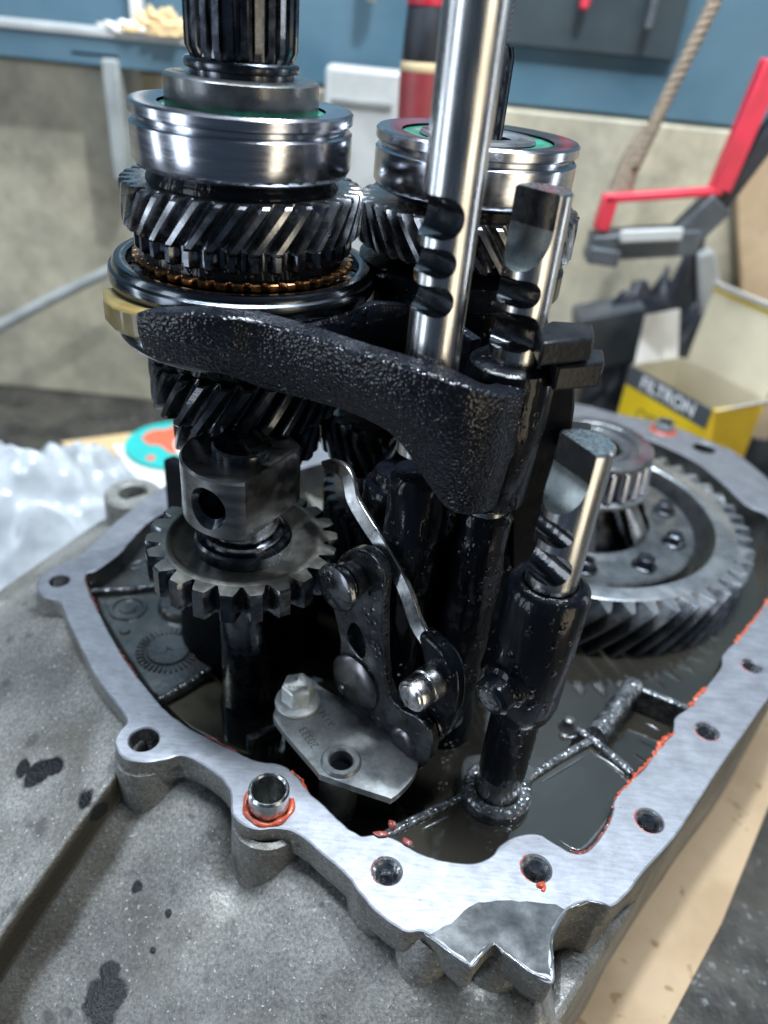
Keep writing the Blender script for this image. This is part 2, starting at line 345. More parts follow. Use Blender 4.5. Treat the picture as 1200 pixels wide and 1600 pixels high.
vs_, fs_ = fill_loops(loops)
mb = MB(); mb.add(vs_, fs_)
def wall(mb, lp, steps):
    secs = []
    for d, z in steps: secs.append([V(p.x, p.y, z) for p in offset2d(lp, d)])
    n = len(lp); vs = [p for q in secs for p in q]
    mb.add(vs, [(i*n+k, i*n+(k+1) % n, (i+1)*n+(k+1) % n, (i+1)*n+k) for i in range(len(secs)-1) for k in range(n)])
wall(mb, outer, [(-.7, 0), (-.15, -.25), (0, -.8)]); wall(mb, inner, [(.55, 0), (.1, -.2), (0, -.7)])
for u, v, r, t in HOLES:
    c = P(u, v, 0); mb.lathe((c.x, c.y), [(r+.5, 0), (r, -.5)], 40)
face = mb.build('flange_face', 'machined_alu', HS, ang=12); face['label'] = 'bright brushed machined flange face'

# outer skin: flange skirt and the flared bell as a relief around it
hull = [P(u, v, 0) for u, v in [(228,790),(112,893),(103,930),(205,1120),(250,1160),(330,1205),(400,1262),(470,1312),(560,1400),(640,1462),(735,1500),(862,1528)]]
hull = [V(-60, 400, 0)]+hull+[V(60, 150, 0)]
A_ = P(205, 1192, -12); B_ = P(0, 1480, -47); rd = (B_-A_); rd.z = 0; rd.normalize(); rn = V(-rd.y, rd.x, 0)
def sm(a, b, x): t = min(1, max(0, (x-a)/(b-a))); return t*t*(3-2*t)
def hdist(x, y):
    best = 1e9; n = len(hull)
    for i in range(n):
        a, b = hull[i], hull[(i+1) % n]; ex, ey = b.x-a.x, b.y-a.y; t = max(0, min(1, ((x-a.x)*ex+(y-a.y)*ey)/(ex*ex+ey*ey)))
        d = math.hypot(x-a.x-ex*t, y-a.y-ey*t)
        if d < best: best = d
    return -best if inside((x, y), hull) else best
def case_h(x, y):
    d = hdist(x, y)
    s = (x-A_.x)*rn.x+(y-A_.y)*rn.y; dn = max(d, 0)
    zA = -7-.44*dn-.0016*dn*dn
    e_ = x+26+.35*(y-150); xr = 4*math.log(1+math.exp(min(40, e_/4))); zB = -17-.80*dn-.42*xr*sm(-6, 40, dn)
    q = P(385, 1372, -40); zB -= 9*math.exp(-((x-q.x)/9)**2-((y-q.y)/16)**2)
    t = sm(-.6, 1.4, s)*.45+sm(2, 16, s)*.55; z = zA*(1-t)+zB*t
    z += 1.3*math.exp(-((s+1.8)/1.8)**2)-3.6*sm(-.6, 1.0, s)*(1-sm(9, 15, s))
    z += .25*mnoise.noise(V(x, y, 0)*.05)+.10*mnoise.noise(V(x, y, 3)*.4)
    return max(z, TZ-3)
as_ = [-250+1.7*i for i in range(300)]
bs_ = [-150+1.7*i for i in range(87)]+[-2.2, -1.4, -.8, -.3, .1, .5, .9, 1.4, 2.0]+[3.0+1.7*i for i in range(150)]
grid = {}; mb = MB(); vv = []; ff = []
for j, b in enumerate(bs_):
    for i, a in enumerate(as_):
        x, y = A_.x+rd.x*a+rn.x*b, A_.y+rd.y*a+rn.y*b
        hd = hdist(x, y) if -265 < x < 75 and 26 < y < 374 else -99
        if hd > -7 and (hd > 0 or not inside((x, y), inner)): grid[i, j] = len(vv); vv.append((x, y, case_h(x, y)))
for j in range(len(bs_)-1):
    for i in range(len(as_)-1):
        k = [(i, j), (i+1, j), (i+1, j+1), (i, j+1)]
        if all(q in grid for q in k): ff.append([grid[q] for q in k])
mb.add(vv, ff)
def march(u, v):
    d = ray(u, v).normalized(); p = CO.copy()
    for _ in range(900):
        p = p+d*.8
        if p.z < 5 and hdist(p.x, p.y) > -7 and p.z < case_h(p.x, p.y): return p
    return p
spots = []
for u, v, r in [(165,1560,9),(170,1518,5),(160,1585,9),(60,1208,7),(35,1200,5),(82,1198,5),(137,1250,5),(152,1268,4.5),(372,1340,4),(262,1428,2.2),(215,1385,3),(240,1485,2)]:
    p = march(u, v); spots.append((p.x, p.y, p.z, r*.8))
CAST = dict(c1=(.245,.244,.228), c2=(.135,.135,.128), metal=.4, rough=.44, rough2=.6, scale=.03, lo=.35, hi=.66, bumps=[('n', .7, .30), ('n', 2.2, .10)], mottle=(.8, .42, 1.65), flakes=[(.035, .52, (.095, .085, .065), .22), (.12, .60, (.07, .07, .068), .12), (.7, .66, (.40, .41, .40))], spots=(spots, (.010, .012, .013)), det=7, extra='grime_shade')
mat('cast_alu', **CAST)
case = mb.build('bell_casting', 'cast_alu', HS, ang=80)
at = case.data.attributes.new('grime_shade', 'FLOAT', 'POINT'); o3 = Vector(HS['_o'])
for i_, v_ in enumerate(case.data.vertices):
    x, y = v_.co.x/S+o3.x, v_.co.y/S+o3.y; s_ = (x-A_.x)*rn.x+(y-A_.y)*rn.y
    at.data[i_].value = max(sm(-.8, .4, s_)*(1-sm(9, 13, s_+2*mnoise.noise(V(x, y, 0)*.08)))*.72, sm(-.9, 0, s_)*(1-sm(1.2, 2.6, s_)))*(1 if hdist(x, y) > -2 else 0)  # narrow line paints the edge shadow; wider band mixes grime and shading
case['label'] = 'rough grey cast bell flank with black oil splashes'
mb = MB(); wall(mb, offset2d(outer, -.05), [(0, -.8), (-.3, -9), (-.6, -13), (-2.5, -15), (-3.5, TZ+2)])
skirt = mb.build('flange_skirt', 'cast_alu', HS, ang=45)
for u, v, r, z1 in [(93,907,11.2,-40),(225,1155,11.0,-46),(420,1257,12.5,-52),(605,1361,11.5,-50)]:
    c = P(u, v, 0); MB().lathe((c.x, c.y), [(r-2, -6), (r, -7), (r+.2, -9), (r+1.5, z1)], 48).build('bolt_boss', 'cast_alu', HS)
# buttress ribs under the near tip of the flange
for p0, p1, r0, r1 in [((682,1462,-11),(590,1650,-84),8,13), ((788,1472,-12),(688,1680,-88),9,15)]:
    a, b = P(*p0), P(*p1); MB().tube([a+(b-a)*t+V(0, 0, 4+9*math.sin(t*PI)) for t in (0, .12, .25, .4, .55, .7, .85, 1)], [r0+(r1-r0)*t for t in (0, .12, .25, .4, .55, .7, .85, 1)], 28).build('buttress_rib', 'cast_alu', HS, ang=60)
# side bore seen under the arch of the near corner
lug = [P(u, v, -34) for u, v in [(866,1560),(868,1490),(898,1446),(950,1432),(1000,1400),(960,1462),(905,1545),(868,1606),(820,1680),(790,1640)]]
MB().plate(lug, (0, 0, TZ+36)).build('lower_lug', 'cast_alu', HS, bev=2)
# ear on the far left edge, rounded lip at the left border
c = P(207, 768, -2)
mb = MB(); mb.lathe((c.x, c.y), [(7.5, -30), (7.5, -3), (8.5, -2), (13.5, -2), (15, -3.5), (16, -45)], 48)
mb.build('mounting_ear', 'cast_alu', HS)
a = P(235, 800, -4); d = V(a.x-c.x, a.y-c.y, 0)
MB().plate([V(c.x, c.y, -5)+V(-d.y, d.x, 0)*.36, V(c.x, c.y, -5)-V(-d.y, d.x, 0)*.36, V(a.x, a.y, -5)-V(-d.y, d.x, 0)*.5, V(a.x, a.y, -5)+V(-d.y, d.x, 0)*.5], (0, 0, -30)).build('ear_web', 'cast_alu', HS, bev=1.5)
c = P(22, 975, -26)
MB().lathe((c.x, c.y), [(13, -75), (13, -27), (14.5, -25.5), (19, -25.5), (20.5, -27), (22, -75)], 48).build('mounting_ear', 'cast_alu', HS)
# inside: wall, deep floor, shelves
mb = MB(); wall(mb, offset2d(inner, .05), [(0, -.7), (-.4, -8), (-1.2, -30), (-4, -52)])
mb.build('inner_wall', 'inner_cast', HS, ang=60)
mb = MB(); v2, f2 = fill_loops([[V(p.x, p.y, -50) for p in offset2d(inner, 3)]]); mb.add(v2, f2); mb.build('sump_floor', 'inner_cast', HS)
shelf = [P(u, v, -11) for u, v in [(240,815),(195,868),(140,905),(160,960),(190,1012),(236,1080),(249,1089),(322,1047),(352,1012),(420,960),(470,900),(460,820)]]
MB().plate(shelf, (0, 0, -36)).build('cast_shelf', 'inner_cast', HS, bev=.8)
low = [P(252,1094,-14), P(322,1054,-14), P(382,1062,-20), P(452,1150,-26), P(440,1196,-22), P(372,1172,-15), P(300,1138,-14)]
mb = MB(); mb.add(low+[p+V(0,0,-20) for p in low], [list(range(7)), list(range(7,14))[::-1]]+[((i+1) % 7, i, 7+i, 7+(i+1) % 7) for i in range(7)]); mb.build('sloped_pocket', 'inner_cast_brown', HS, bev=.5)
def ribline(pts, th, zt, zb, name, m='rib_cast', bev=.9):
    pts = [Vector(p) for p in pts]; secs = []
    for i, p in enumerate(pts):
        d = (pts[min(i+1, len(pts)-1)]-pts[max(i-1, 0)]); d.z = 0; d.normalize(); n = V(-d.y, d.x, 0)*th/2
        secs.append([V(p.x-n.x, p.y-n.y, zb), V(p.x-n.x, p.y-n.y, zt), V(p.x+n.x, p.y+n.y, zt), V(p.x+n.x, p.y+n.y, zb)])
    return MB().sections(secs).build(name, m, HS, bev=bev)
ribline([P(140,920,-7), P(200,917,-7), P(262,909,-7)], 2.6, -7.5, -14, 'cast_rib')
ribline([P(246,1090,-9), P(285,1069,-9), P(330,1040,-9)], 2.6, -9.5, -14, 'cast_rib')
ribline([P(205,880,-9), P(232,868,-9)], 2, -9.6, -14, 'cast_rib')
ribline([P(386,1152,-12), P(440,1128,-12)], 3, -12, -40, 'cast_rib')
# cast date dial with tick marks, round pads
c = P(263, 1015, -10.6)
dial = MB().lathe((c.x, c.y), [(0, -10.1), (8.8, -10.1), (9.3, -10.6), (9.3, -12)], 48).build('date_dial', 'inner_cast', HS)
mb = MB()
for k in range(36):
    a = 2*PI*k/36; q = V(math.cos(a), math.sin(a), 0)
    mb.box(V(c.x, c.y, -10.6)+q*11.9, (3.6, .75, 1.0), Matrix.Rotation(a, 3, 'Z'))
mb.build('dial_tick_ring', 'inner_cast', dial, bev=.15)['kind'] = 'stuff'
text('dial_mark', 'A', 5.2, 'inner_cast', basis((1, .55, 0), (-.55, 1, 0), (c.x, c.y, -10.1)), dial, ext=.5)
c = P(200, 950, -10.6)
MB().lathe((c.x, c.y), [(0, -10.3), (3.5, -10.3), (4, -10.9), (6.2, -10.9), (6.8, -10.1), (8.2, -10.1), (8.8, -11.5)], 40).build('cast_pad', 'inner_cast', HS)
c = P(286, 940, -8)
MB().lathe((c.x, c.y), [(0, -7.2), (10, -7.2), (11.2, -8.4), (12, -12)], 40).build('cast_pad', 'inner_cast', HS)
c = P(195, 985, -10.4); MB().lathe((c.x, c.y), [(0, -9.9), (2, -9.9), (2.5, -11.2)], 24).build('cast_pad', 'inner_cast', HS)
MB().lathe((-55.6, 262.5), [(14, 24), (26, 24), (29, 21), (33, -50)], 64).build('dark_filler_tower', 'post_black', HS)  # black towers added so that the oil mirrors a dark mass
MB().lathe((18.7, 285.5), [(12, -24), (36, -24), (40, -28), (42, -50)], 64).build('dark_filler_tower', 'post_black', HS)
ribline([V(-110, 330, 0), V(-70, 300, 0), V(-20, 290, 0), V(10, 300, 0)], 8, 34, -50, 'dark_filler_wall', 'post_black', 2)  # black wall added to close the gap behind the shafts with darkness
# dividing ribs of the oil compartments
ribline([P(592,1306,-5), P(625,1287,-5), P(665,1268,-5), P(724,1238,-5)], 3.2, -6, -50, 'dividing_rib')
ribline([P(828,1210,-5), P(875,1180,-5), P(926,1152,-5)], 3.2, -5.5, -50, 'dividing_rib')
ribline([P(900,1136,-5), P(926,1152,-5), P(958,1178,-5), P(990,1206,-5)], 3.4, -5, -50, 'dividing_rib')
ribline([P(985,1066,-4), P(1030,1084,-4), P(1078,1104,-4)], 3.2, -4.5, -50, 'dividing_rib')
a, b = P(990,1072,-5), P(930,1150,-5)
mb = MB(); mb.tube([a+(b-a)*(i/10)+V(0,0,.5*math.sin(i*2.1)) for i in range(11)], [4.2+.3*math.sin(i*1.7) for i in range(11)], 20); mb.build('cast_bar', 'rib_cast', HS)
ribline([P(990,1078,-9), P(935,1150,-9)], 6, -9, -50, 'bar_web')
c = P(888, 1130, -14); MB().lathe((c.x, c.y), [(0, -11), (1.6, -11), (2.4, -11.6), (2.6, -14), (4.0, -17.5), (6, -19)], 32).build('oil_spigot', 'inner_cast', HS)
# rod socket
RO3 = (51.0, 181.0)
MB().lathe(RO3, [(8.0, -30), (8.0, -3.2), (8.8, -2.4), (11.6, -2.4), (12.8, -3.6), (13.6, -50)], 64).build('rod_socket', 'rib_cast', HS)
tipw = [P(u, v, -4.5) for u, v in [(728,1180),(722,1215),(742,1242),(790,1253),(812,1240),(838,1203),(800,1180)]]
MB().plate(crom(tipw, 4), (0, 0, -45)).build('socket_foot', 'inner_cast', HS, bev=1)
# threads, plain hole floors, dowel sleeves
for u, v, r, t in HOLES:
    c = P(u, v, 0)
    if t:
        prof = [(r, -.5)]
        for k in range(10): prof += [(r-.05, -.7-k*1.6), (r-.95, -1.5-k*1.6)]
        prof += [(r-.6, -19), (0, -21)]
        MB().lathe((c.x, c.y), prof, 40).build('threaded_hole', 'thread_alu', face, ang=20)
    else:
        MB().lathe((c.x, c.y), [(r, -.5), (r, -9), (r-.3, -22), (0, -22)], 40).build('plain_hole', 'thread_alu' if r < 6 else 'inner_cast', face)
def sleeve(u, v, r, h, lab):
    c = P(u, v, 0); o = MB().lathe((c.x, c.y), [(r-1.5, -20), (r-1.5, h-.6), (r-1.0, h), (r-.6, h), (r, h-.7), (r, -20)], 56).build('dowel_sleeve', 'dowel_zinc', HS); o['label'] = lab
mat('dowel_zinc', (.55, .58, .58), (.40, .42, .42), 1, .16, .3, scale=.3)
sleeve(420, 1257, 6.95, 8.5, 'short silver dowel sleeve ringed with orange sealant')
sleeve(1036, 672, 6.45, 7, 'far dowel sleeve beyond the ring gear')
c = P(420, 1257, 0)
mb = MB(); pts = [V(c.x+8.0*math.cos(a), c.y+8.0*math.sin(a), .25+.2*math.sin(a*5)) for a in [math.radians(q) for q in range(150, 381, 10)]]
mb.tube(pts, [.95+.28*math.sin(i*1.3) for i in range(len(pts))], 10)
ring = mb.build('sealant_ring', 'sealant', HS); mb = MB(); c2 = P(1036, 672, 0); mb.lathe((c2.x, c2.y), [(6.6, .2), (7.4, 1.0), (8.8, .6), (9.3, 0.05)], 32)
mb.build('sealant_ring', 'sealant', HS)
# torn orange gasket compound along the inner edge
random.seed(11)
mb = MB(); md = MB()
def lump(m, c, sx, sy, sz, a):
    vs = []; n1, n2 = 7, 5
    for i in range(n2+1):
        ph = PI*i/n2
        for k in range(n1):
            th = 2*PI*k/n1; q = random.uniform(.75, 1.2)
            x, y, z = sx*math.sin(ph)*math.cos(th)*q, sy*math.sin(ph)*math.sin(th)*q, sz*math.cos(ph)*q
            vs.append(c+V(x*math.cos(a)-y*math.sin(a), x*math.sin(a)+y*math.cos(a), z))
    m.add(vs, [(i*n1+k, i*n1+(k+1) % n1, (i+1)*n1+(k+1) % n1, (i+1)*n1+k) for i in range(n2) for k in range(n1)])
def bead(px, n, r0, r1, m, z=-.4, gap=0.0):
    w_ = crom([P(u, v, z) for u, v in px], 12, False)
    w_ = [p+V(.5*mnoise.noise(p*.5), .5*mnoise.noise(p*.5+V(5, 0, 0)), .15*mnoise.noise(p*.8)) for p in w_]
    m.tube(w_, [max(.08, r1*(.25+1.0*abs(mnoise.noise(p*.4+V(0, 3, 0))))) for p in w_], 8); n = int(n*.5)
    for _ in range(n):
        i = random.randrange(len(w_)-1); p = w_[i]; d = w_[i+1]-w_[i]
        lump(m, p+V(random.uniform(-.5,.5), random.uniform(-.5,.5), random.uniform(-.5,.25)), random.uniform(r0, r1)*1.5, random.uniform(r0, r1), random.uniform(r0, r1)*.7, math.atan2(d.y, d.x))
bead([(1200,938),(1175,972),(1158,993),(1148,1003)], 46, .6, 1.0, mb)
bead([(1103,1075),(1092,1085),(1078,1103)], 26, .6, 1.5, mb)
bead([(1052,1147),(1040,1156),(1030,1168),(1022,1182)], 34, .5, 1.4, mb)
bead([(1020,1185),(1003,1200),(985,1221),(964,1243)], 46, .4, 1.1, mb)
bead([(962,1246),(957,1275),(938,1308),(915,1330),(893,1331)], 60, .25, .7, md)
bead([(134,898),(136,915),(155,955)], 20, .2, .5, md); bead([(186,1016),(205,1045),(214,1056)], 14, .3, .9, md)
bead([(320,1150),(345,1162),(372,1176)], 18, .25, .7, md); bead([(455,1205),(470,1218),(480,1234)], 12, .3, .8, mb)
for (u, v, r, t) in HOLES:
    if t:
        c = P(u, v, 0); a0 = math.radians(random.uniform(90, 180))
        for k in range(16):
            a = a0+random.uniform(0, 2.2); lump(mb if u > 820 else md, V(c.x+(r+.5)*math.cos(a), c.y+(r+.5)*math.sin(a), -.1), .8, .3, .2, a+PI/2)
c = P(845, 1383, .2); lump(mb, c, 1.9, 1.2, .8, .3); lump(mb, c+V(.8,-1.2,0), 1.2, .7, .5, .9)
o1 = mb.build('gasket_residue', 'sealant', HS); o1['kind'] = 'stuff'; o1['label'] = 'torn orange gasket sealant along the flange edge'
o2 = md.build('gasket_residue', 'sealant_dark', HS); o2['kind'] = 'stuff'; o2['label'] = 'thin reddish gasket residue'
for (u, v, sx, sy, sz, a, lab) in [(595,1303,3.0,1.2,.7,.1,'flat red sealant flake on the flange edge, left of the three crumbs'),(613,1290,1.5,1.9,1.6,.5,'upright red sealant crumb above the other two crumbs'),(636,1316,2.0,1.3,.9,-.6,'red sealant crumb on the flange, rightmost of the three crumbs')]:
    q = MB(); lump(q, P(u, v, .6), sx, sy, sz, a); tag(settle(q.build('sealant_crumb', 'sealant_dark')), lab, 'sealant crumb', 'sealant crumbs on the near flange edge')
# oil
oil_pts = offset2d(inner, .6)
v2, f2 = fill_loops([[V(p.x, p.y, -17) for p in oil_pts]]); mb = MB(); mb.add(v2, f2)
oil = settle(mb.build('gear_oil', 'oil_pool')); tag(oil, 'dark gear oil covering the deep floor of the gearbox sump', 'oil')
pool = [P(u, v, -7.6) for u, v in [(596,1310),(625,1290),(665,1270),(726,1242),(748,1256),(790,1262),(840,1212),(880,1184),(926,1157),(990,1206),(970,1238),(964,1280),(938,1318),(905,1340),(868,1328),(840,1312),(806,1314),(784,1330),(770,1346),(740,1358),(690,1354),(640,1330)]]
v2, f2 = fill_loops([pool]); mb = MB(); mb.add(v2, f2)
tag(settle(mb.build('gear_oil', 'oil_near')), 'murky brown grey oil pool behind the near flange, fenced by cast ribs', 'oil')
st_px = [(704,1440),(724,1420),(748,1406),(800,1404),(868,1411),(886,1418),(865,1450),(860,1490),(863,1530),(828,1517),(791,1488),(772,1474),(756,1484),(735,1508),(694,1478),(668,1458),(690,1446)]
lp = [P(u, v, .08) for u, v in st_px]; lp = [lp[i]+(lp[(i+1) % len(lp)]-lp[i])*(k/6) for i in range(len(lp)) for k in range(6)]
if area2(lp) < 0: lp.reverse()
lp = offset2d(lp, -.5)
for p in lp: q = mnoise.noise(p*.3)*.9; p.x += q*.5; p.y += q
v2, f2 = fill_loops([lp]); mb = MB(); mb.add(v2, f2); tag(settle(mb.build('oil_puddle', 'wet_alu')), 'dark wet oil film on the near tip of the flange', 'oil film')
random.seed(5)
for px in ([(662,1458),(692,1481),(716,1497),(735,1510)], [(736,1510),(757,1486),(772,1476),(790,1490),(828,1519),(863,1534)], [(861,1520),(864,1498),(861,1468),(872,1444),(884,1425)], [(890,1420),(920,1409),(953,1416)]):
    w_ = crom([P(u, v, -.2) for u, v in px], 14, False); n_ = len(w_)
    w_ = [p+V(.35*mnoise.noise(p*.2), .35*mnoise.noise(p*.2+V(9, 0, 0)), 0) for p in w_]
    MB().tube(w_, [max(.12, (.35+.6*abs(mnoise.noise(p*.12)))*min(1, i*.15+.1, (n_-1-i)*.15+.1)) for i, p in enumerate(w_)], 10).build('wet_edge', 'oil_film', face)

for px in ([(926,1178),(948,1190),(976,1210)], [(780,1276),(800,1278)], [(846,1222),(884,1199),(915,1180)], [(700,1276),(660,1296)], [(872,1312),(905,1328),(935,1300),(955,1268)], [(1008,1130),(1030,1142)], [(905,1146),(896,1152),(884,1152)]):
    w_ = crom([P(u, v, -7.5) for u, v in px], 10, False); n_ = len(w_)
    o = MB().tube(w_, [.15+.65*math.sin(PI*i/(n_-1))*(.7+.5*abs(mnoise.noise(p*.3))) for i, p in enumerate(w_)], 10).build('oil_meniscus', 'oil_film', HS)
# ------------------------------------------------------------------ input shaft (left)
LA, RA, IA, DA = (-55.6, 262.5), (18.7, 285.5), (-49.0, 222.0), (107.5, 362.8)
def bearing(t, ax, z1, dz=0):
    """outer ring with snap groove, green seal, inner ring; z1 = top"""
    rg = MB().lathe(ax, [(25.5, z1-.6), (31.6, z1), (33.4, z1), (34.1, z1-.7), (34.1, z1-3.2), (33.4, z1-3.9), (31.8, z1-4.0), (31.8, z1-5.4), (33.3, z1-5.5), (34.0, z1-6.2), (34.0, z1-16.0), (33.0, z1-17.8), (30.5, z1-19.0), (25, z1-19.0)], 128).build('bearing_outer_ring', 'bearing_steel', t)
    s = MB().lathe(ax, [(25.6, z1-1.6), (25.3, z1-1.4), (22, z1-1.3), (20.5, z1-1.6), (19.5, z1-1.6)], 96).build('bearing_seal', 'seal_green', rg); s['label'] = 'green bearing seal'
    MB().lathe(ax, [(25.3, z1-18.6), (16, z1-18.2)], 96).build('lower_seal', 'oily_black', rg)
IN = thing('input_shaft', (*LA, -10), 'left gear shaft with splined black end, large chrome bearing and helical gears', 'gear shaft')
mb = MB(); n = 26
zs = [(205.5, 0), (213.8, 0), (215.5, 1), (262, 1)]
def spline_ring(r0, r1, z):
    out = []
    for k in range(n):
        for f, r in ((0, r0), (.18, r0), (.30, r1), (.78, r1), (.90, r0)):
            a = 2*PI*(k+f)/n; out.append(V(LA[0]+r*math.cos(a), LA[1]+r*math.sin(a), z))
    return out
mb.sections([spline_ring(15.0, 15.1, 213.2), spline_ring(15.0, 16.6, 216.0), spline_ring(15.0, 16.7, 225), spline_ring(15.0, 16.7, 240), spline_ring(15.0, 16.7, 264)])
mb.build('splined_end', 'dark_steel', IN, ang=30)
MB().lathe(LA, [(15.6, 206), (15.6, 210.2), (16.9, 210.6), (17.2, 211.4), (17.2, 212.4), (16.6, 213.2), (15.2, 213.6)], 96).build('retaining_ring', 'dark_steel', IN)
MB().lathe(LA, [(15, 208.9), (22.4, 208.9), (23.3, 208.2), (23.3, 200.8), (22.6, 199.8), (18, 199.6)], 96).build('collar', 'collar_steel', IN)
bearing(IN, LA, 201.6)
MB().lathe(LA, [(12.5, 0), (12.5, 100), (24, 100.5), (24, 182), (12, 183)], 64).build('shaft_core', 'oily_black', IN)
g = MB().gear(LA, 38.6, 34.2, 165.8, 179.6, 36, twist=.27, ri=14, ph=.02).build('fifth_gear', 'gear_steel', IN, ang=30); g['label'] = 'large helical gear below the left bearing'
MB().lathe(LA, [(25, 183.2), (29, 182.5), (30.5, 180.2), (30.5, 179)], 96).build('gear_hub', 'oily_black', IN)
mb = MB().gear(LA, 35.8, 32.2, 159.4, 165.6, 32, ri=22, tip=.24, ch=.9, lev=3); mb.build('dog_teeth', 'dark_steel', IN, ang=30)
mb = MB().gear(LA, 36.6, 34.6, 154.6, 157.0, 42, ri=26, tip=.42, ch=.4, lev=3); o = mb.build('synchro_ring', 'bronze', IN, ang=30); o['label'] = 'toothed bronze synchro ring'
MB().lathe(LA, [(26, 160), (32.5, 159.6), (33, 157.2), (33, 155)], 96).build('synchro_cone', 'oily_black', IN)
MB().lathe(LA, [(38.2, 131), (38.2, 153.4), (38.8, 155), (40.5, 155.5), (42.4, 155.3), (43.2, 154.2), (43.4, 153.2), (44.4, 152.6), (44.8, 150.6), (44.5, 148.4), (43.6, 147), (40.5, 146.0), (40.5, 136.4), (42.6, 135.6), (43.4, 133.8), (43.2, 131.6), (42, 130), (38.5, 129.6)], 128).build('synchro_sleeve', 'sleeve_steel', IN)
mb = MB().gear(LA, 38.4, 36.4, 129.8, 151.0, 42, ri=30, tip=.36, ch=.3, lev=3); mb.build('sleeve_hub', 'dark_steel', IN, ang=30)
MB().gear(LA, 36.0, 33.6, 124.5, 129.4, 36, ri=22, tip=.34, ch=.9, lev=3).build('dog_teeth', 'oily_black', IN, ang=30)
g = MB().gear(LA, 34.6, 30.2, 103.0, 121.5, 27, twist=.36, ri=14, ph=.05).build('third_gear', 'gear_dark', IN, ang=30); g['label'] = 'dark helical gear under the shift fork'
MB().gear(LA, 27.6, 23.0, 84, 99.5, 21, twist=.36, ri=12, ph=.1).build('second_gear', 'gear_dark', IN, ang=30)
MB().lathe(LA, [(17, 98), (17.5, 104)], 48).build('spacer', 'oily_black', IN)
c = IN['_o']
# ------------------------------------------------------------------ output shaft (behind the rods)
OU = thing('output_shaft', (*RA, -10), 'right gear shaft behind the bright rod, with green sealed bearing and threaded stud', 'gear shaft')
bearing(OU, RA, 197.2)
MB().lathe(RA, [(19.6, 196), (19, 197), (14, 197.2), (12.5, 196.8), (11.5, 196)], 64).build('bearing_inner_ring', 'ring_steel', OU)
mb = MB(); n = 18
def sp2(r0, r1, z): return [V(RA[0]+r*math.cos(2*PI*(k+f)/n), RA[1]+r*math.sin(2*PI*(k+f)/n), z) for k in range(n) for f, r in ((0, r0), (.2, r0), (.32, r1), (.78, r1), (.9, r0))]
mb.sections([sp2(7.0, 8.2, 190), sp2(7.0, 8.2, 220), sp2(6.3, 7.4, 222.5), sp2(5.6, 5.7, 223.4)]); mb.build('splined_end', 'dark_steel', OU, ang=30)
prof = [(5.2, 222)]
for k in range(26): prof += [(5.9, 223.4+k*1.5), (5.1, 224.1+k*1.5)]
MB().lathe(RA, prof+[(0, 263)], 48).build('threaded_stud', 'dark_steel', OU, ang=20)
MB().lathe(RA, [(11, -8), (11, 20), (35, 22), (35, 80), (25, 80.5), (25, 177), (12, 178)], 64).build('shaft_core', 'oily_black', OU)  # core widened into a dark drum to blacken the reflection in the oil
g = MB().gear(RA, 38.6, 34.2, 161.0, 175.6, 36, twist=-.28, ri=14, ph=.055).build('fifth_gear', 'gear_steel', OU, ang=30)
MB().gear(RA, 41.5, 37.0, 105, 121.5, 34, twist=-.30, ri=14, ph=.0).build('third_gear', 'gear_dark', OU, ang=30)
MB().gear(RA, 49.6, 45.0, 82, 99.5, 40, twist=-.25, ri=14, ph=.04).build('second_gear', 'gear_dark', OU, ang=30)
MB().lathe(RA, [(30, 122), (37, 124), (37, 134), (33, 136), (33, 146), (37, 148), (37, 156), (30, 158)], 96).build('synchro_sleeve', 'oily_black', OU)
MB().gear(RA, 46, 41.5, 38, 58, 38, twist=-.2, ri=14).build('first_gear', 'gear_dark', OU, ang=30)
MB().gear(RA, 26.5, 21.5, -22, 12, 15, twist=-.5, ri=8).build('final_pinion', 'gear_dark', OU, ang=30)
# ------------------------------------------------------------------ reverse idler
ID = thing('reverse_idler', (*IA, -20), 'straight toothed idler gear on a short axle topped by a drilled steel block', 'idler gear')
g = MB().gear(IA, 34.0, 28.7, 56.6, 68.0, 22, ri=26.2, ph=.04, tip=.40, ch=.6).build('spur_gear', 'dark_steel', ID, ang=30, top='idler_steel')  # paler top face and dark tooth sides paint in the overhead light
MB().lathe(IA, [(12, 64), (14, 64.6), (17, 65), (23.5, 66.2), (25.0, 67.0), (26.0, 68.0), (27.0, 68.2), (28.3, 68.02)], 96).build('gear_web', 'idler_steel', ID)
MB().lathe(IA, [(27.6, 57.4), (22, 58), (18, 55), (12, 55)], 64).build('gear_underside', 'oily_black', ID)
MB().lathe(IA, [(17.2, 63.2), (17.2, 69.4), (16.4, 70.3), (14.5, 70.5), (14.3, 72.4), (13.4, 73), (12.4, 73), (12.2, 82)], 96).build('thrust_collar', 'dark_steel', ID)
MB().lathe(IA, [(0, 106.2), (9.2, 106.2), (10, 105.4), (10, 60), (9.6, 50), (9.6, -30)], 64).build('axle', 'dark_steel', ID)
rb = 20.4
def blk(z, k=1.0):
    out = []
    for i in range(72):
        a = 2*PI*i/72; x, y = rb*k*math.cos(a), rb*k*math.sin(a)
        out.append((x, y))
    # flats: one on the right, one at the back
    q = []
    for x, y in out:
        for nx_, ny_, lim in ((.90, -.44, 13.2*k), (-.6, .8, 17*k)):
            d = x*nx_+y*ny_
            if d > lim: x -= nx_*(d-lim); y -= ny_*(d-lim)
        q.append(V(IA[0]+x, IA[1]+y, z))
    return q
mb = MB().sections([blk(79.5, .94), blk(80.8), blk(101.6), blk(102.4, .965)])
blo = mb.build('drilled_block', 'block_steel', ID, ang=30)
hn = V(-.38, -.92, 0).normalized(); hc = V(*IA, 91.0)
cut1 = MB().cyl(hc+hn*8, hc+hn*30, 5.2, 40, .1).build('cut', 'dark_steel', ID)
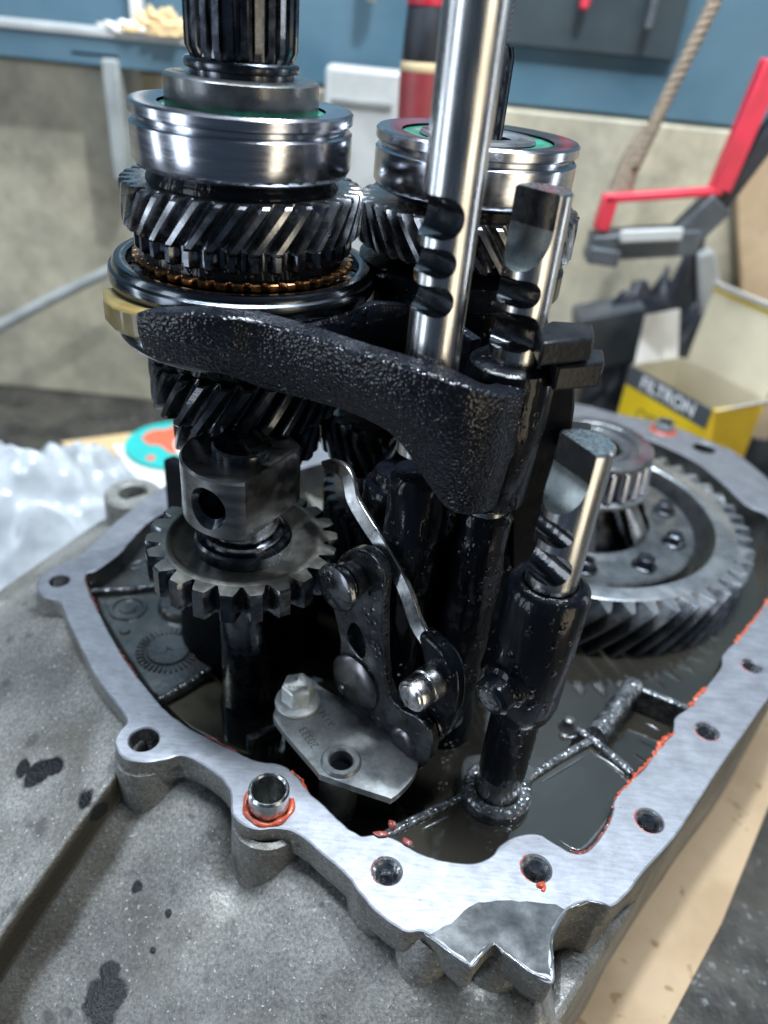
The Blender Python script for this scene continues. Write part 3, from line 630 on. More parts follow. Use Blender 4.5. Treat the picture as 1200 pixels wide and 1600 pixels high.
cut2 = MB().lathe(None, [(0, 0), (5.2, 0), (8.2, 3.2), (8.2, 12), (0, 12)], 40, axis=hn, org=hc+hn*17.6).build('cut', 'dark_steel', ID)
carve(blo, [cut1, cut2])
MB().cyl(hc+hn*6.5, hc+hn*9, 5.6, 32, .1).build('bore_end', 'bronze_dark', ID)
# ------------------------------------------------------------------ selector rods
def rod(name, ax, r, z0, z1, nrm, flat, notches, lab):
    o = MB().lathe(ax, [(0, z0), (r, z0), (r, z1-.6), (r-.6, z1), (0, z1)], 80).build(name, 'rod_steel')
    nrm = V(*nrm, 0).normalized(); tg = V(-nrm.y, nrm.x, 0); A = V(ax[0], ax[1], 0); cuts = []
    for z, rc, dp in notches:
        c = A+nrm*(r+rc-dp)+V(0, 0, z); cuts.append(MB().cyl(c-tg*14, c+tg*14, rc, 48, .1).build('cut', 'notch_oil'))
    if flat:
        zf, off, rc = flat      # flat of depth offset from axis down to zf with a round run-out
        c = A+nrm*(off+rc)+V(0, 0, zf)
        cuts.append(MB().box(A+nrm*(off+10)+V(0, 0, zf+25), (20, 24, 50), Matrix((nrm, tg, V(0,0,1))).transposed()).build('cut', 'notch_oil'))
        cuts.append(MB().cyl(c-tg*14, c+tg*14, rc, 64, .1).build('cut', 'scoop_steel'))
    carve(o, cuts); settle(o); return tag(o, lab, 'selector rod', 'selector rods')
rod('selector_rod', (9.3, 207.7), 7.75, 118, 262, (-.78, -.62), None, [(187, 5.2, 6.2), (176, 3.8, 5.6), (166, 4.2, 6.2)], 'tallest bright steel rod, leaving the top of the picture, with three notches')
rod('selector_rod', (33.5, 217.0), 7.75, 40, 193.6, (-.66, -.75), (184.5, 3.0, 16), [(167.5, 3.8, 4.6), (156.5, 5.6, 6.6)], 'steel rod with flat cut top, standing in the shift fork hub')
rod('selector_rod', RO3, 7.8, -28, 139.5, (-.84, -.54), (131, 3.0, 16), [(113.5, 3.8, 4.4), (102, 5.4, 6.6)], 'short steel rod with flat cut top, in front of the ring gear')
# ------------------------------------------------------------------ shift fork
FK = thing('shift_fork', (32.4, 210, 98), 'black oily cast shift fork curving from the left gear to the rods', 'shift fork')
def strip(stations, th, name, m, bev=1.6, parent=FK, top=None):
    secs = []; pts = [V(s[0], s[1], 0) for s in stations]; n_ = len(pts)
    for i, (x, y, zl, zh) in enumerate(stations):
        d = (pts[min(i+1, n_-1)]-pts[max(i-1, 0)]).normalized(); n = V(-d.y, d.x, 0)*(th[i] if isinstance(th, list) else th)/2
        c = V(x, y, 0); e = min(1.6, (zh-zl)*.2)
        zm = zl+(zh-zl)*.45
        secs.append([c-n*.35+V(0,0,zl), c-n*.50+V(0,0,zl+e), c-n*.88+V(0,0,zm), c-n+V(0,0,zm+1.2), c-n+V(0,0,zh-.9), c-n*.80+V(0,0,zh-.1), c-n*.55+V(0,0,zh), c+n*.8+V(0,0,zh), c+n+V(0,0,zh-.8), c+n+V(0,0,zl+e), c+n*.55+V(0,0,zl)])
    return MB().sections(secs).build(name, m, parent, ang=34, top=top)
def zat(x, y, v):
    lo_, hi_ = 0.0, 225.0
    for _ in range(40):
        m_ = (lo_+hi_)/2; q = RM.transposed() @ (V(x, y, m_)-CO); vv_ = 800+FPX*q.y/q.z
        if vv_ > v: lo_ = m_
        else: hi_ = m_
    return m_
st_ = []
for a, vt, vb in [(244,486,548),(248,484,556),(256,483,565),(266,483,574),(276,487,584),(288,495,603)]:
    r_ = math.radians(a); x_, y__ = LA[0]+49.0*math.cos(r_), LA[1]+49.0*math.sin(r_); st_.append((x_, y__, zat(x_, y__, vb), zat(x_, y__, vt)))
for u, vt, vb, zh in [(504,522,626,150.5),(567,543,645,150.5),(633,562,680,150.5),(690,579,748,149.5),(732,595,792,147.5),(776,608,800,144)]:
    p = P(u, vt, zh); st_.append((p.x, p.y, zat(p.x, p.y, vb), zh))
st_.append((35.5, 210, 99.5, 142.5))
fine = crom([V(a_[0], a_[1], a_[2]) for a_ in st_], 5, False); fz = crom([V(a_[3], 0, 0) for a_ in st_], 5, False)
strip([(p.x, p.y, p.z, q.x) for p, q in zip(fine, fz)], [min(8.5, 5+.16*i) for i in range(len(fine))], 'front_arm', 'fork_cast')
bk = [P(462,512,147), P(500,497,147.5), P(545,480,148), P(590,472,148), P(640,474,148), P(700,498,147.5), P(745,530,146)]
strip([(p.x, p.y, 130 if i else 136, z.z) for i, (p, z) in enumerate(zip(bk, bk))], 4.5, 'rear_arm', 'oily_black', top='fork_cast')  # black faces under a lighter top put the pocket's shade into the colour
flo = [P(480,520,131), P(560,485,131), P(640,480,131), P(745,540,131), P(745,600,131), P(640,580,131), P(560,560,131)]
MB().plate(flo, (0, 0, -6)).build('web_floor', 'post_black', FK, bev=1)
hp = (33.5, 217.0)
MB().lathe(hp, [(7.8, 146), (8.2, 146.8), (10.6, 146.8), (12.8, 145.2), (13.6, 142), (13.6, 126), (13.0, 122), (11.8, 99), (10.6, 97.6), (7.8, 97.4)], 80).build('hub', 'oily_black', FK)
p = P(738, 640, 128)
MB().cyl(p+V(8, 14, -4), p+V(-2, -5, 0), 10.5, 40, 3.0).build('cast_lug', 'oily_black', FK)
mb = MB(); random.seed(4)
for k in range(5): lump(mb, P(735+k*11, 618+k*8, 133-k*.8)+V(0,0,1), 2.6, 2.0, 2.2, k)
mb.build('oil_blobs', 'oily_black', FK)['kind'] = 'stuff'
MB().plate([P(640,676,110), P(700,700,110), P(722,716,110), P(760,690,110), P(700,640,110)], (0, 0, 16)).build('gusset', 'fork_cast', FK, bev=2)
# pad
pp = [LA[0]+49*math.cos(math.radians(214)), LA[1]+49*math.sin(math.radians(214))]
secs = []
for a, r0, r1, zl, zh in [(205,42.2,45.8,140.0,146.4),(207,41.6,47.0,139.6,146.6),(219,41.5,49.2,139.4,147.0),(230,41.8,50.4,139.2,147.6),(241,42.4,50.2,139.6,148.2),(252,44.4,47.0,140.6,149.4)]:
    r_ = math.radians(a); d = V(math.cos(r_), math.sin(r_), 0); c = V(*LA, 0)
    secs.append([c+d*r0+V(0,0,zl), c+d*r0+V(0,0,zh), c+d*r1+V(0,0,zh), c+d*r1+V(0,0,zl)])
o = MB().sections(secs).build('slider_pad', 'nylon', FK, bev=1.0); o['label'] = 'amber nylon slider pad on the fork tip'
# ------------------------------------------------------------------ rear selector jaw (right, dark)
y_ = 232
JW = thing('selector_jaw', tuple(PY(880, 690, y_)), 'black stepped steel selector jaw behind the flat topped rod', 'selector jaw')
def pyplate(px, y, th, name, m, parent, bev=.8):
    return MB().plate([PY(u, v, y) for u, v in px], (0, th, 0)).build(name, m, parent, bev=bev)
MB().plate([P(u, v, 158) for u, v in [(838,512),(862,500),(928,505),(930,528),(880,533),(848,536)]], (0, 0, -7)).build('upper_tab', 'jaw_black', JW, bev=1)
MB().plate([P(u, v, 150) for u, v in [(852,540),(880,540),(944,545),(946,566),(900,570),(872,572)]], (0, 0, -8)).build('lower_tab', 'jaw_black', JW, bev=1)
pyplate([(800,545),(858,535),(888,560),(900,590),(898,640),(890,700),(872,700),(840,900),(800,900)], y_-4, 10, 'jaw_body', 'jaw_black', JW)
MB().plate([P(u, v, 120) for u, v in [(878,655),(925,660),(922,690),(872,690)]], (0, 0, -7)).build('lower_hook', 'jaw_black', JW, bev=1)
# dark column of sleeves under the fork
def simple_lathe(name, ax, prof, m, lab, cat, seg=64):
    pr = []
    for (r0, z0), (r1, z1) in zip(prof, prof[1:]):
        k = max(1, int(abs(z1-z0)/3)); pr += [(r0+(r1-r0)*i/k, z0+(z1-z0)*i/k) for i in range(k)]
    mb = MB().lathe(ax, pr+[prof[-1]], seg); c = V(ax[0], ax[1], 0); out = []
    for p in mb.v:
        p = Vector(p); d = p-c; d.z = 0
        if d.length > .1: p += d.normalized()*(1.1*mnoise.noise(p*.09)+.5*mnoise.noise(p*.3))
        out.append(p)
    mb.v = out; return tag(settle(mb.build(name, m)), lab, cat)
simple_lathe('guide_sleeve', (10.5, 214), [(0, -30), (9, -30), (9, 60), (10, 62), (10, 104), (8.5, 106), (0, 106)], 'oily_black', 'black oily sleeve on the rod below the shift fork', 'sleeve')
simple_lathe('guide_sleeve', (33.5, 217), [(0, -30), (9.5, -30), (9.5, 92), (8, 94), (0, 94)], 'oily_black', 'black oily sleeve directly under the fork hub', 'sleeve')
RF = thing('dark_filler_block', tuple(PY(700, 1120, 236)), 'large black filler block added to darken the gaps behind the lever and rod sleeves', 'shift fork')  # dark block added to fill the gaps with black and darken the oil
pyplate([(585,730),(620,690),(700,660),(860,660),(858,900),(846,985),(800,1010),(720,1100),(600,1110),(560,1040),(548,930),(560,800)], 238, 10, 'filler_body', 'oily_black', RF, bev=3)
for px in ([(655,700),(672,700),(660,1080),(648,1080)], [(745,690),(770,690),(748,1040),(730,1040)], [(600,760),(616,760),(612,1060),(600,1060)]): pyplate(px, 233, 8, 'stiffening_rib', 'oily_black', RF, bev=2)
MB().lathe((16, 236), [(0, -30), (14, -30), (14, 30), (17, 34), (17, 60), (13, 64), (0, 64)], 48).build('casting_boss', 'oily_black', RF)
MB().lathe((3, 229), [(0, 98), (7, 98), (8, 97), (8.4, 94), (10.2, 93), (11, 91.8), (11, 89), (10, 87), (9.5, 70), (11, 20), (12, -30)], 56).build('casting_boss', 'oily_black', RF)
MB().cyl((3, 222, 66), (-2, 212, 66), 4.6, 28, .8).build('clamp_bolt', 'lever_steel', RF)
MB().cyl((22, 230, 84), (20, 218, 84), 5.2, 6, .8).build('clamp_bolt', 'lever_steel', RF)
for q in (40, 52): MB().box((12, 224, q), (26, 5, 3.5)).build('cross_rib', 'oily_black', RF, bev=1)
# ------------------------------------------------------------------ sleeve with lug on the short rod
SL = thing('rod_sleeve', (*RO3, 40), 'black oily sleeve with a pinned side lug on the short rod', 'sleeve')
MB().lathe(RO3, [(8.2, 93.0), (9.4, 93.6), (11.0, 93.0), (12.3, 91.2), (12.8, 88.5), (12.6, 70), (12.2, 46), (11.2, 41), (9.6, 38.6), (8.2, 38.4)], 80).build('sleeve_body', 'oily_black', SL)
a = V(*RO3, 50); b = PY(764, 1094, 167); a = V(*RO3, b.z+3); d = (b-a).normalized()
MB().cyl(a+d*4, b-d*5, 7.6, 40, 1.5).build('lug', 'oily_black', SL)
phd = MB().cyl(b-d*8, b, 6.4, 40, 1.2).build('pin_head', 'oily_black', SL)
MB().lathe(RO3, [(8.4, 42), (8.4, 8), (7.9, 7)], 56).build('lower_tube', 'oily_black', SL)
MB().cyl(b-d*3, b+d*.4, 4.2, 32, .6).build('roll_pin', 'lever_steel', phd)
MB().box(a+d*7+V(0, 0, -6), (10, 9, 10), Matrix.Rotation(math.atan2(d.y, d.x), 3, 'Z')).build('lug_web', 'oily_black', SL, bev=2.2)
# ------------------------------------------------------------------ reverse lever bracket
bp0 = P(628, 1168, 8); nB = V(-.66, -.75, 0).normalized()
BR = thing('lever_bracket', tuple(P(540, 1160, 3)), 'grey stamped bracket plate bolted in the sump with upright riveted lever plate', 'bracket')
basepx = [(430,1108),(436,1092),(458,1068),(482,1058),(506,1076),(560,1105),(632,1150),(652,1182),(652,1200),(640,1222),(614,1246),(600,1244),(508,1213),(492,1200),(432,1128)]
zb = 8.0
top = crom([P(u, v, zb) for u, v in basepx], 4)
base = MB().plate(top, (0, 0, -3)).build('base_plate', 'plate_steel', BR, bev=.8)
MB().plate(crom([P(u, v, zb-4.1) for u, v in [(446,1112),(470,1085),(520,1100),(600,1150),(630,1190),(606,1226),(512,1200),(490,1188)]], 4), (0, 0, -44)).build('cast_seat', 'post_black', BR, bev=1)
hc_ = P(533, 1190, zb); cut = MB().cyl(hc_-V(0,0,20), hc_+V(0,0,20), 4.2, 40, .1).build('cut', 'plate_steel', BR)
base.modifiers.clear(); carve(base, [cut]); b_ = base.modifiers.new('bevel', 'BEVEL'); b_.width = .6*S; b_.segments = 2; b_.limit_method = 'ANGLE'
MB().lathe((hc_.x, hc_.y), [(4.2, zb-16), (4.2, zb+.7), (4.8, zb+1.3), (6.4, zb+1.3), (7.2, zb+.4), (7.4, zb-.5)], 48).build('hole_collar', 'plate_steel', BR)
MB().lathe((hc_.x, hc_.y), [(7, zb-4.2), (7.4, zb-6), (7.4, zb-30)], 40).build('mount_foot', 'inner_cast', BR)
up_px = [(600,1200),(638,1208),(668,1190),(674,1152),(656,1124),(626,1108),(607,1082),(599,1040),(597,960),(600,905),(590,876),(566,858),(541,862),(521,886),(516,930),(531,1000),(529,1080),(546,1122),(574,1152),(586,1182)]
up = crom([PP(u, v, bp0, nB) for u, v in up_px], 4)
ul = MB().plate(up, -nB*4).build('upright_plate', 'lever_steel', BR, bev=.7)
slot = [PP(u, v, bp0, nB) for u, v in [(548,975),(560,980),(570,1010),(566,1030),(552,1015),(541,995)]]
cut = MB().plate([p+nB*6 for p in crom(slot, 4)], -nB*16).build('cut', 'lever_steel', BR)
ul.modifiers.clear(); carve(ul, [cut]); b_ = ul.modifiers.new('bevel', 'BEVEL'); b_.width = .7*S; b_.segments = 2; b_.limit_method = 'ANGLE'
def disc(u, v, r, h, name, m, dome=.8, back=3, off=0):
    c = PP(u, v, bp0, nB); return MB().lathe(None, [(r, -back), (r, h-.9), (r-.8, h-.2), (r*.6, h+dome*.5), (0, h+dome)], 56, axis=nB, org=c).build(name, m, BR)
rv = disc(556, 1066, 11.6, 1.8, 'rivet_head', 'rivet_steel', .9)
c = PP(541, 1072, bp0, nB); MB().lathe(None, [(2.4, 1), (2.2, 2.5), (1.4, 2.9), (0, 2.6)], 24, axis=nB, org=c).build('rivet_dimple', 'rivet_steel', rv)
disc(629, 1162, 6.4, 1.0, 'pivot_rivet', 'rivet_steel', .3)
c = PP(556, 902, bp0, nB)
MB().lathe(None, [(6.0, -2), (6.4, 3), (7.0, 3.4), (7.0, 5.0), (6.2, 5.4), (6.2, 7.2), (8.4, 7.6), (8.8, 8.6), (8.4, 9.8), (7, 10.4), (0, 10.6)], 56, axis=nB, org=c).build('guide_pin', 'lever_steel', BR)
c = PP(650, 1140, bp0, nB)-nB*4
MB().lathe(None, [(7.6, 0), (8, -2), (7.2, -2.6), (7.2, -3.6), (8, -4.2), (8, -6), (7.2, -6.6), (7.2, -7.6), (8, -8.2), (8, -12)], 48, axis=nB, org=c).build('torsion_spring', 'lever_steel', BR)
# stamped marks
ex = (P(490, 1195, zb)-P(440, 1120, zb)).normalized()
for s_, u, v, sz in (('20333', 483, 1152, 4.6), ('A134', 512, 1122, 4.2)):
    q = P(u, v, zb+.02); text('stamped_mark', s_, sz, 'mark_dark', basis(-ex, V(ex.y, -ex.x, 0)*1, q), base, ext=.05, sx=.9)
# bent strip lever with roller
LV = thing('reverse_lever', tuple(P(690, 1090, 20)), 'long bent steel lever with a bright roller pin, rising beside the idler gear', 'lever')
lp0 = bp0-nB*7
pth = [PP(u, v, lp0-nB*k, nB) for u, v, k in [(508,730,7),(522,728,6),(538,736,5),(547,756,4),(553,782,3),(574,818,2),(597,853,1),(632,919,0),(652,975,0),(674,1008,0),(700,1045,0)]]
pth = crom(pth, 4, False); secs = []; nS = V(-.40, -.88, .25).normalized()
for i, p in enumerate(pth):
    d = (pth[min(i+1, len(pth)-1)]-pth[max(i-1, 0)]).normalized(); s2 = d.cross(nS).normalized(); nn = s2.cross(d).normalized(); wd = min(2.5+.0018*max(0, i-30)**3, 5.0)
    secs.append([p+s2*wd+nn*1.2, p-s2*wd+nn*1.2, p-s2*wd-nn*1.2, p+s2*wd-nn*1.2])
MB().sections(secs).build('lever_strip', 'strip_steel', LV, bev=.5)
blob = crom([PP(u, v, lp0, nB) for u, v in [(660,985),(690,1005),(712,1035),(719,1075),(712,1120),(694,1148),(676,1135),(668,1090),(668,1040)]], 4)
MB().plate([p+nB*2.2 for p in blob], -nB*6).build('lever_eye', 'oily_black', LV, bev=1.6)
c = PP(684, 1058, lp0, nB)+nB*2
MB().lathe(None, [(0, 12.6), (3.6, 12.6), (4.4, 12.2), (4.6, 11.6), (5.5, 11.3), (5.8, 10.6), (5.8, 5.8), (5.5, 5.4), (5.5, 4.9), (6.0, 4.5), (6.2, 0)], 56, axis=nB, org=c).build('roller_pin', 'rod_steel', LV)
# hex flange bolt
bc = P(465, 1097, zb)
BO = thing('hex_bolt', tuple(bc), 'silver zinc flange hex bolt on the bracket plate', 'bolt')
MB().lathe((bc.x, bc.y), [(0, zb), (8.0, zb), (8.5, zb+.5), (8.3, zb+1.4), (6.4, zb+2.4), (0, zb+2.6)], 56).build('bolt_flange', 'bolt_zinc', BO)
hexp = lambda r, z, a0=.35: [V(bc.x+r*math.cos(a0+PI*k/3), bc.y+r*math.sin(a0+PI*k/3), z) for k in range(6)]
hb_ = MB().sections([hexp(6.2, zb+1.8), hexp(6.2, zb+9.3), hexp(5.5, zb+10.0)]).build('bolt_head', 'bolt_zinc', BO, bev=.3)
for s_, dy in (('BOVRA', 1.9), ('8.8', -2.2)):
    text('head_mark', s_, 2.2, 'mark_dark', basis((-1, -.05, 0), (0, -1, 0), (bc.x, bc.y-dy, zb+10.02)), hb_, ext=.04)
# ------------------------------------------------------------------ differential
DF = thing('differential', (*DA, -50), 'big differential ring gear with bolted carrier and roller bearing on top', 'differential')
MB().gear(DA, 91.8, 82.6, -23, 10, 50, twist=.36, ri=72.5, lev=7, tip=.12, ch=.6).build('ring_gear', 'gear_mid', DF, ang=30, top='ring_steel')  # tooth tops lighter than flanks, the fall of light painted in
MB().lathe(DA, [(82.2, 10.05), (81.6, 10.4), (73, 10.4), (72, 9.6), (71.5, -18), (60, -20)], 128).build('gear_rim', 'ring_steel', DF)
cfl = MB().lathe(DA, [(64, -19), (63.4, -6), (63.4, 3.2), (62.2, 4.4), (42, 4.4), (40.5, 5.4), (38.5, 5.4)], 128).build('carrier_flange', 'carrier_steel', DF)
# cone with windows: solid conical shell segments between openings
for k in range(6):
    a0 = 2*PI*k/6+.15; a1 = a0+.42
    MB().lathe(DA, [(39.5, 4.6), (38, 8), (24, 28), (22, 29), (20, 26), (34, 5), (38, 3)], 10, a0, a1).build('carrier_spoke', 'carrier_steel', DF, bev=.8)
MB().lathe(DA, [(35, -6), (30, 0), (16, 22), (10, 24)], 64).build('planet_housing', 'dark_steel', DF)
MB().lathe(DA, [(20, 23), (30.5, 25.5), (32.0, 27), (32.0, 28.6), (29.0, 29.6)], 96).build('bearing_seat', 'ring_steel', DF)
cage = MB().lathe(DA, [(29.0, 29), (26.4, 30), (26.0, 46), (24, 47)], 96).build('bearing_cage', 'dark_steel', DF)
mb0 = None
for k in range(22):
    a = 2*PI*k/22; q = V(math.cos(a), math.sin(a), 0); p0 = V(*DA, 30)+q*28.2; p1 = V(*DA, 46)+q*26.8
    if mb0 is None: mb0 = MB().cyl(p0, p1, 3.1, 14, .4).build('roller', 'bearing_steel', cage)
    else:
        o = mb0.copy(); COL.objects.link(o); o.parent = cage; o.matrix_parent_inverse = Matrix(); o.rotation_euler = (0, 0, a)
MB().lathe(DA, [(27.6, 46.2), (29.4, 47), (29.4, 48.8), (28.2, 49.8), (22.4, 49.8), (21.4, 49.0), (20.4, 47.2), (18.0, 47.2), (17, 48), (14.4, 48), (13.2, 46.6), (13.2, 15), (0, 15)], 96).build('bearing_inner_ring', 'carrier_steel', DF)
for k in range(10):
    a = 2*PI*k/10+.22; p = V(DA[0]+52*math.cos(a), DA[1]+52*math.sin(a), 4.4)
    o = MB(); o.lathe((p.x, p.y), [(0, 5.8), (6.0, 5.8), (6.4, 5.2), (6.4, 4.2)], 28)
    o.sections([[V(p.x+r_*math.cos(a+PI*i/3), p.y+r_*math.sin(a+PI*i/3), z) for i in range(6)] for r_, z in ((4.9, 5), (4.9, 9.6), (4.2, 10.3))])
    o.build('ring_bolt', 'dark_steel', cfl, bev=.3)

# ------------------------------------------------------------------ behind the gearbox
WY = 690.0
mat('beige_panel', (.50, .45, .33), (.28, .26, .20), 0, .5, .7, scale=.010, lo=.32, hi=.75, bumps=[('n', .05, .4)], mottle=(.018, .55, 1.3))
mat('blue_wall', (.045, .11, .155), (.09, .165, .215), 0, .4, .6, scale=.008, lo=.3, hi=.7, bumps=[('n', .05, .5)])
mat('dark_board', (.022, .035, .042), (.03, .045, .052), 0, .5, .7, scale=.02)
mat('grey_paint', (.30, .32, .31), (.22, .235, .23), 0, .45, .6, scale=.04)
mat('white_paint', (.44, .45, .44), (.36, .37, .36), 0, .5, .6, scale=.03)
mat('handle_red', (.30, .035, .04), (.22, .03, .035), 0, .4, .5, scale=.05)
mat('red_paint', (.62, .03, .06), (.50, .03, .05), 0, .35, .5, scale=.05)
mat('black_plastic', (.018, .022, .03), (.010, .012, .018), 0, .4, .6, scale=.05)
mat('tool_grey', (.09, .10, .11), (.06, .07, .08), .3, .4, .55, scale=.05)
mat('rope_fibre', (.25, .195, .14), (.17, .135, .10), 0, .8, .9, scale=.3)
mat('cream', (.62, .48, .28), None, 0, .5)
mat('tissue', (.46, .49, .51), (.36, .39, .42), 0, .25, .4, scale=.05, coat=.4, coat_r=.15)
mat('paper', (.78, .76, .72), (.70, .68, .64), 0, .7, .8, scale=.05)
mat('cardboard', (.52, .38, .24), (.42, .30, .18), 0, .75, .85, scale=.02, bumps=[('n', .3, .2)], flakes=[(.10, .68, (.30, .20, .10))])
mat('cardboard_pale', (.66, .47, .24), (.58, .42, .22), 0, .75, .85, scale=.02)
mat('teal', (.02, .45, .42), (.025, .40, .38), 0, .5, .6, scale=.05)
mat('coral', (.75, .13, .06), (.68, .14, .08), 0, .5, .6, scale=.05)
mat('box_yellow', (.80, .56, .01), (.74, .50, .01), 0, .4, .5, scale=.05)
mat('box_grey', (.07, .08, .09), None, 0, .45)
mat('box_inside', (.52, .47, .34), (.46, .41, .29), 0, .7, .8, scale=.03)
mat('box_print', (.80, .80, .82), None, 0, .5)
mat('box_line', (.30, .24, .04), None, 0, .5)
zt = PY(600, 150, WY).z
xs = (-900, 900)
def setting(o): o['kind'] = 'structure'; return o
setting(settle(MB().box((0, WY+15, (TZ+zt)/2), (1800, 30, zt-TZ)).build('back_wall', 'beige_panel', bev=2)))
setting(settle(MB().box((0, WY+22, zt+1000), (2400, 30, 1996)).build('upper_wall', 'blue_wall', bev=2)))
dz = PY(900, 80, WY).z
x0_, x1_ = PY(795, 40, WY).x, PY(1052, 100, WY).x
tag(settle(MB().box(((x0_+x1_)/2, WY+3, dz+110), (x1_-x0_, 8, 220)).build('tool_board', 'dark_board', bev=1)), 'dark grey tool board on the blue wall', 'tool board')
# ledge with pale edge, left
LG = thing('wall_ledge', tuple(PY(60, 85, WY-30)), 'blue ledge with a pale top edge on the wall, top left', 'ledge')
xa, xb = -620, PY(300, 80, WY-30).x; zl0, zl1 = PY(0, 88, WY-30).z, PY(0, 42, WY-30).z
MB().box(((xa+xb)/2, WY-12, (zl0+zl1)/2), (xb-xa, 38, zl1-zl0)).build('ledge_body', 'blue_wall', LG, bev=1)
MB().box(((xa+xb)/2, WY-12, zl1+2.5), (xb-xa, 42, 5)).build('ledge_edge', 'white_paint', LG, bev=.8)
a = PY(214, 30, WY); tag(settle(MB().box((a.x, WY+2, a.z+60), (9, 9, 180)).build('wall_batten', 'paper', bev=1)), 'pale vertical batten on the blue wall above the ledge', 'batten')
# crumpled bag on ledge
def crumple(name, c, sx, sy, sz, m, lab, cat, seed, n1=40, n2=22, rough=.55, fold=1.0, half=True):
    vs = []; off = V(seed*13.1, seed*7.7, 0)
    for i in range(n2+1):
        ph = (PI*.52 if half else PI)*i/n2
        for k in range(n1):
            th = 2*PI*k/n1; d = V(math.sin(ph)*math.cos(th), math.sin(ph)*math.sin(th), math.cos(ph))
            q = 1+rough*(abs(mnoise.noise(d*2.2*fold+off))*1.3-.35)+rough*.6*(abs(mnoise.noise(d*5*fold+off*2))-.25)+rough*.3*mnoise.noise(d*11*fold+off)
            vs.append(Vector(c)+V(d.x*sx*q, d.y*sy*q, max(d.z*sz*q, 0) if half else d.z*sz*q))
    mb = MB().add(vs, [(i*n1+k, i*n1+(k+1) % n1, (i+1)*n1+(k+1) % n1, (i+1)*n1+k) for i in range(n2) for k in range(n1)])
    return tag(settle(mb.build(name, m, ang=180)), lab, cat)
a = PY(262, 62, WY-20); crumple('paper_bag', (a.x, a.y-6, zl1+5), 26, 14, 15, 'cardboard_pale', 'tan crumpled paper bag on the wall ledge', 'bag', 2)
a = PY(212, 78, WY-35); crumple('rag', (a.x, WY-28, zl1+4.6), 28, 9, 8, 'paper', 'whitish crumpled rag on the ledge, left of the splined shaft', 'rag', 5)
# grey angle bar
GB = thing('angle_bar', tuple(PY(182, 280, WY-25)), 'grey painted angle bar hanging on the beige wall at left', 'bar')
a, b = PY(186, 92, WY-25), PY(196, 282, WY-25)
MB().box(((a.x+b.x)/2-3, WY-18, (a.z+b.z)/2), (13, 30, a.z-b.z)).build('upright', 'grey_paint', GB, bev=2)
MB().box(((a.x+b.x)/2+7, WY-8, (a.z+b.z)/2), (9, 12, a.z-b.z-3)).build('flange_leg', 'white_paint', GB, bev=2)
q = PY(120, 88, WY-25); MB().box(((q.x+a.x)/2, WY-18, a.z+1.5), (a.x-q.x+6, 26, 5)).build('top_arm', 'grey_paint', GB, bev=1.5)
# white box behind the bearings
a, b = PY(508, 100, WY-22), PY(622, 300, WY-22)
WB = thing('white_case', ((a.x+b.x)/2, WY-11, b.z), 'white plastic case on the wall between the two bearings', 'case')
MB().box(((a.x+b.x)/2, WY-10, (a.z+b.z)/2-60), (b.x-a.x, 20, a.z-b.z+120)).build('body', 'white_paint', WB, bev=4)
q = PY(565, 160, WY-22); MB().box((q.x, WY-21.5, q.z), (b.x-a.x-16, 3, 2.2)).build('lid_seam', 'grey_paint', WB)
# hammer or file handle, red black with cream band
a, b = PY(655, 190, 560), PY(672, -40, 560); d = b-a; Ld = d.length
HH = thing('hand_tool', tuple(a), 'red and black tool handle with a cream band behind the tall rod', 'tool handle')
f = lambda t: a+d*t
def hl(t0, t1, r0, r1, m, nm): MB().lathe(None, [(r0*.98, 0), (r0, .5), (r1, (t1-t0)*Ld-.5), (r1*.98, (t1-t0)*Ld), (0, (t1-t0)*Ld)], 40, axis=d, org=f(t0)).build(nm, m, HH)
MB().lathe(None, [(0, 0), (13, 0), (14.4, 1.5), (14.6, Ld*.36)], 40, axis=d, org=a).build('red_grip', 'handle_red', HH)
hl(.36, .43, 14.7, 14.2, 'cream', 'cream_band'); hl(.43, .80, 14.1, 12.4, 'black_plastic', 'black_shank'); hl(.80, 1.0, 12.8, 12.0, 'red_paint', 'red_cap')
# hanging tool tips, top right
for (u, v, m, lab, r) in [(911, 14, 'red_paint', 'red hanging tool tip on the dark board', 4.0), (1011, 46, 'tool_grey', 'grey hanging tool tip on the dark board', 3.6), (578, -2, 'cream', 'small yellow hook at the very top behind the splined shaft', 6)]:
    a = PY(u, v, WY-12); tag(settle(MB().tube([a, a+V(1, 2, 5), a+V(3, 4, 80)], [r*.7, r, r], 16).build('hanging_tool', m)), lab, 'hanging tool')
# rope
pts = crom([PY(u, v, 600) for u, v in [(1135,-40),(1108,20),(1072,92),(1038,160),(1015,210),(990,262)]], 10, False)
RP = thing('rope', tuple(pts[-1]), 'beige twisted rope hanging down at upper right', 'rope')
for k in range(3):
    tw = []
    for i, p in enumerate(pts):
        d = (pts[min(i+1, len(pts)-1)]-pts[max(i-1, 0)]); X_, Y_ = frame(d); a = i*1.1+k*2*PI/3; tw.append(p+(X_*math.cos(a)+Y_*math.sin(a))*1.5)
    MB().tube(crom(tw, 3, False), 3.2, 10).build('strand', 'rope_fibre', RP)
pts2 = [PY(u, v, 604) for u, v in [(1012,196),(985,250),(968,300)]]
MB().tube(pts2, [4, 7, 9], 14).build('frayed_end', 'rope_fibre', RP)
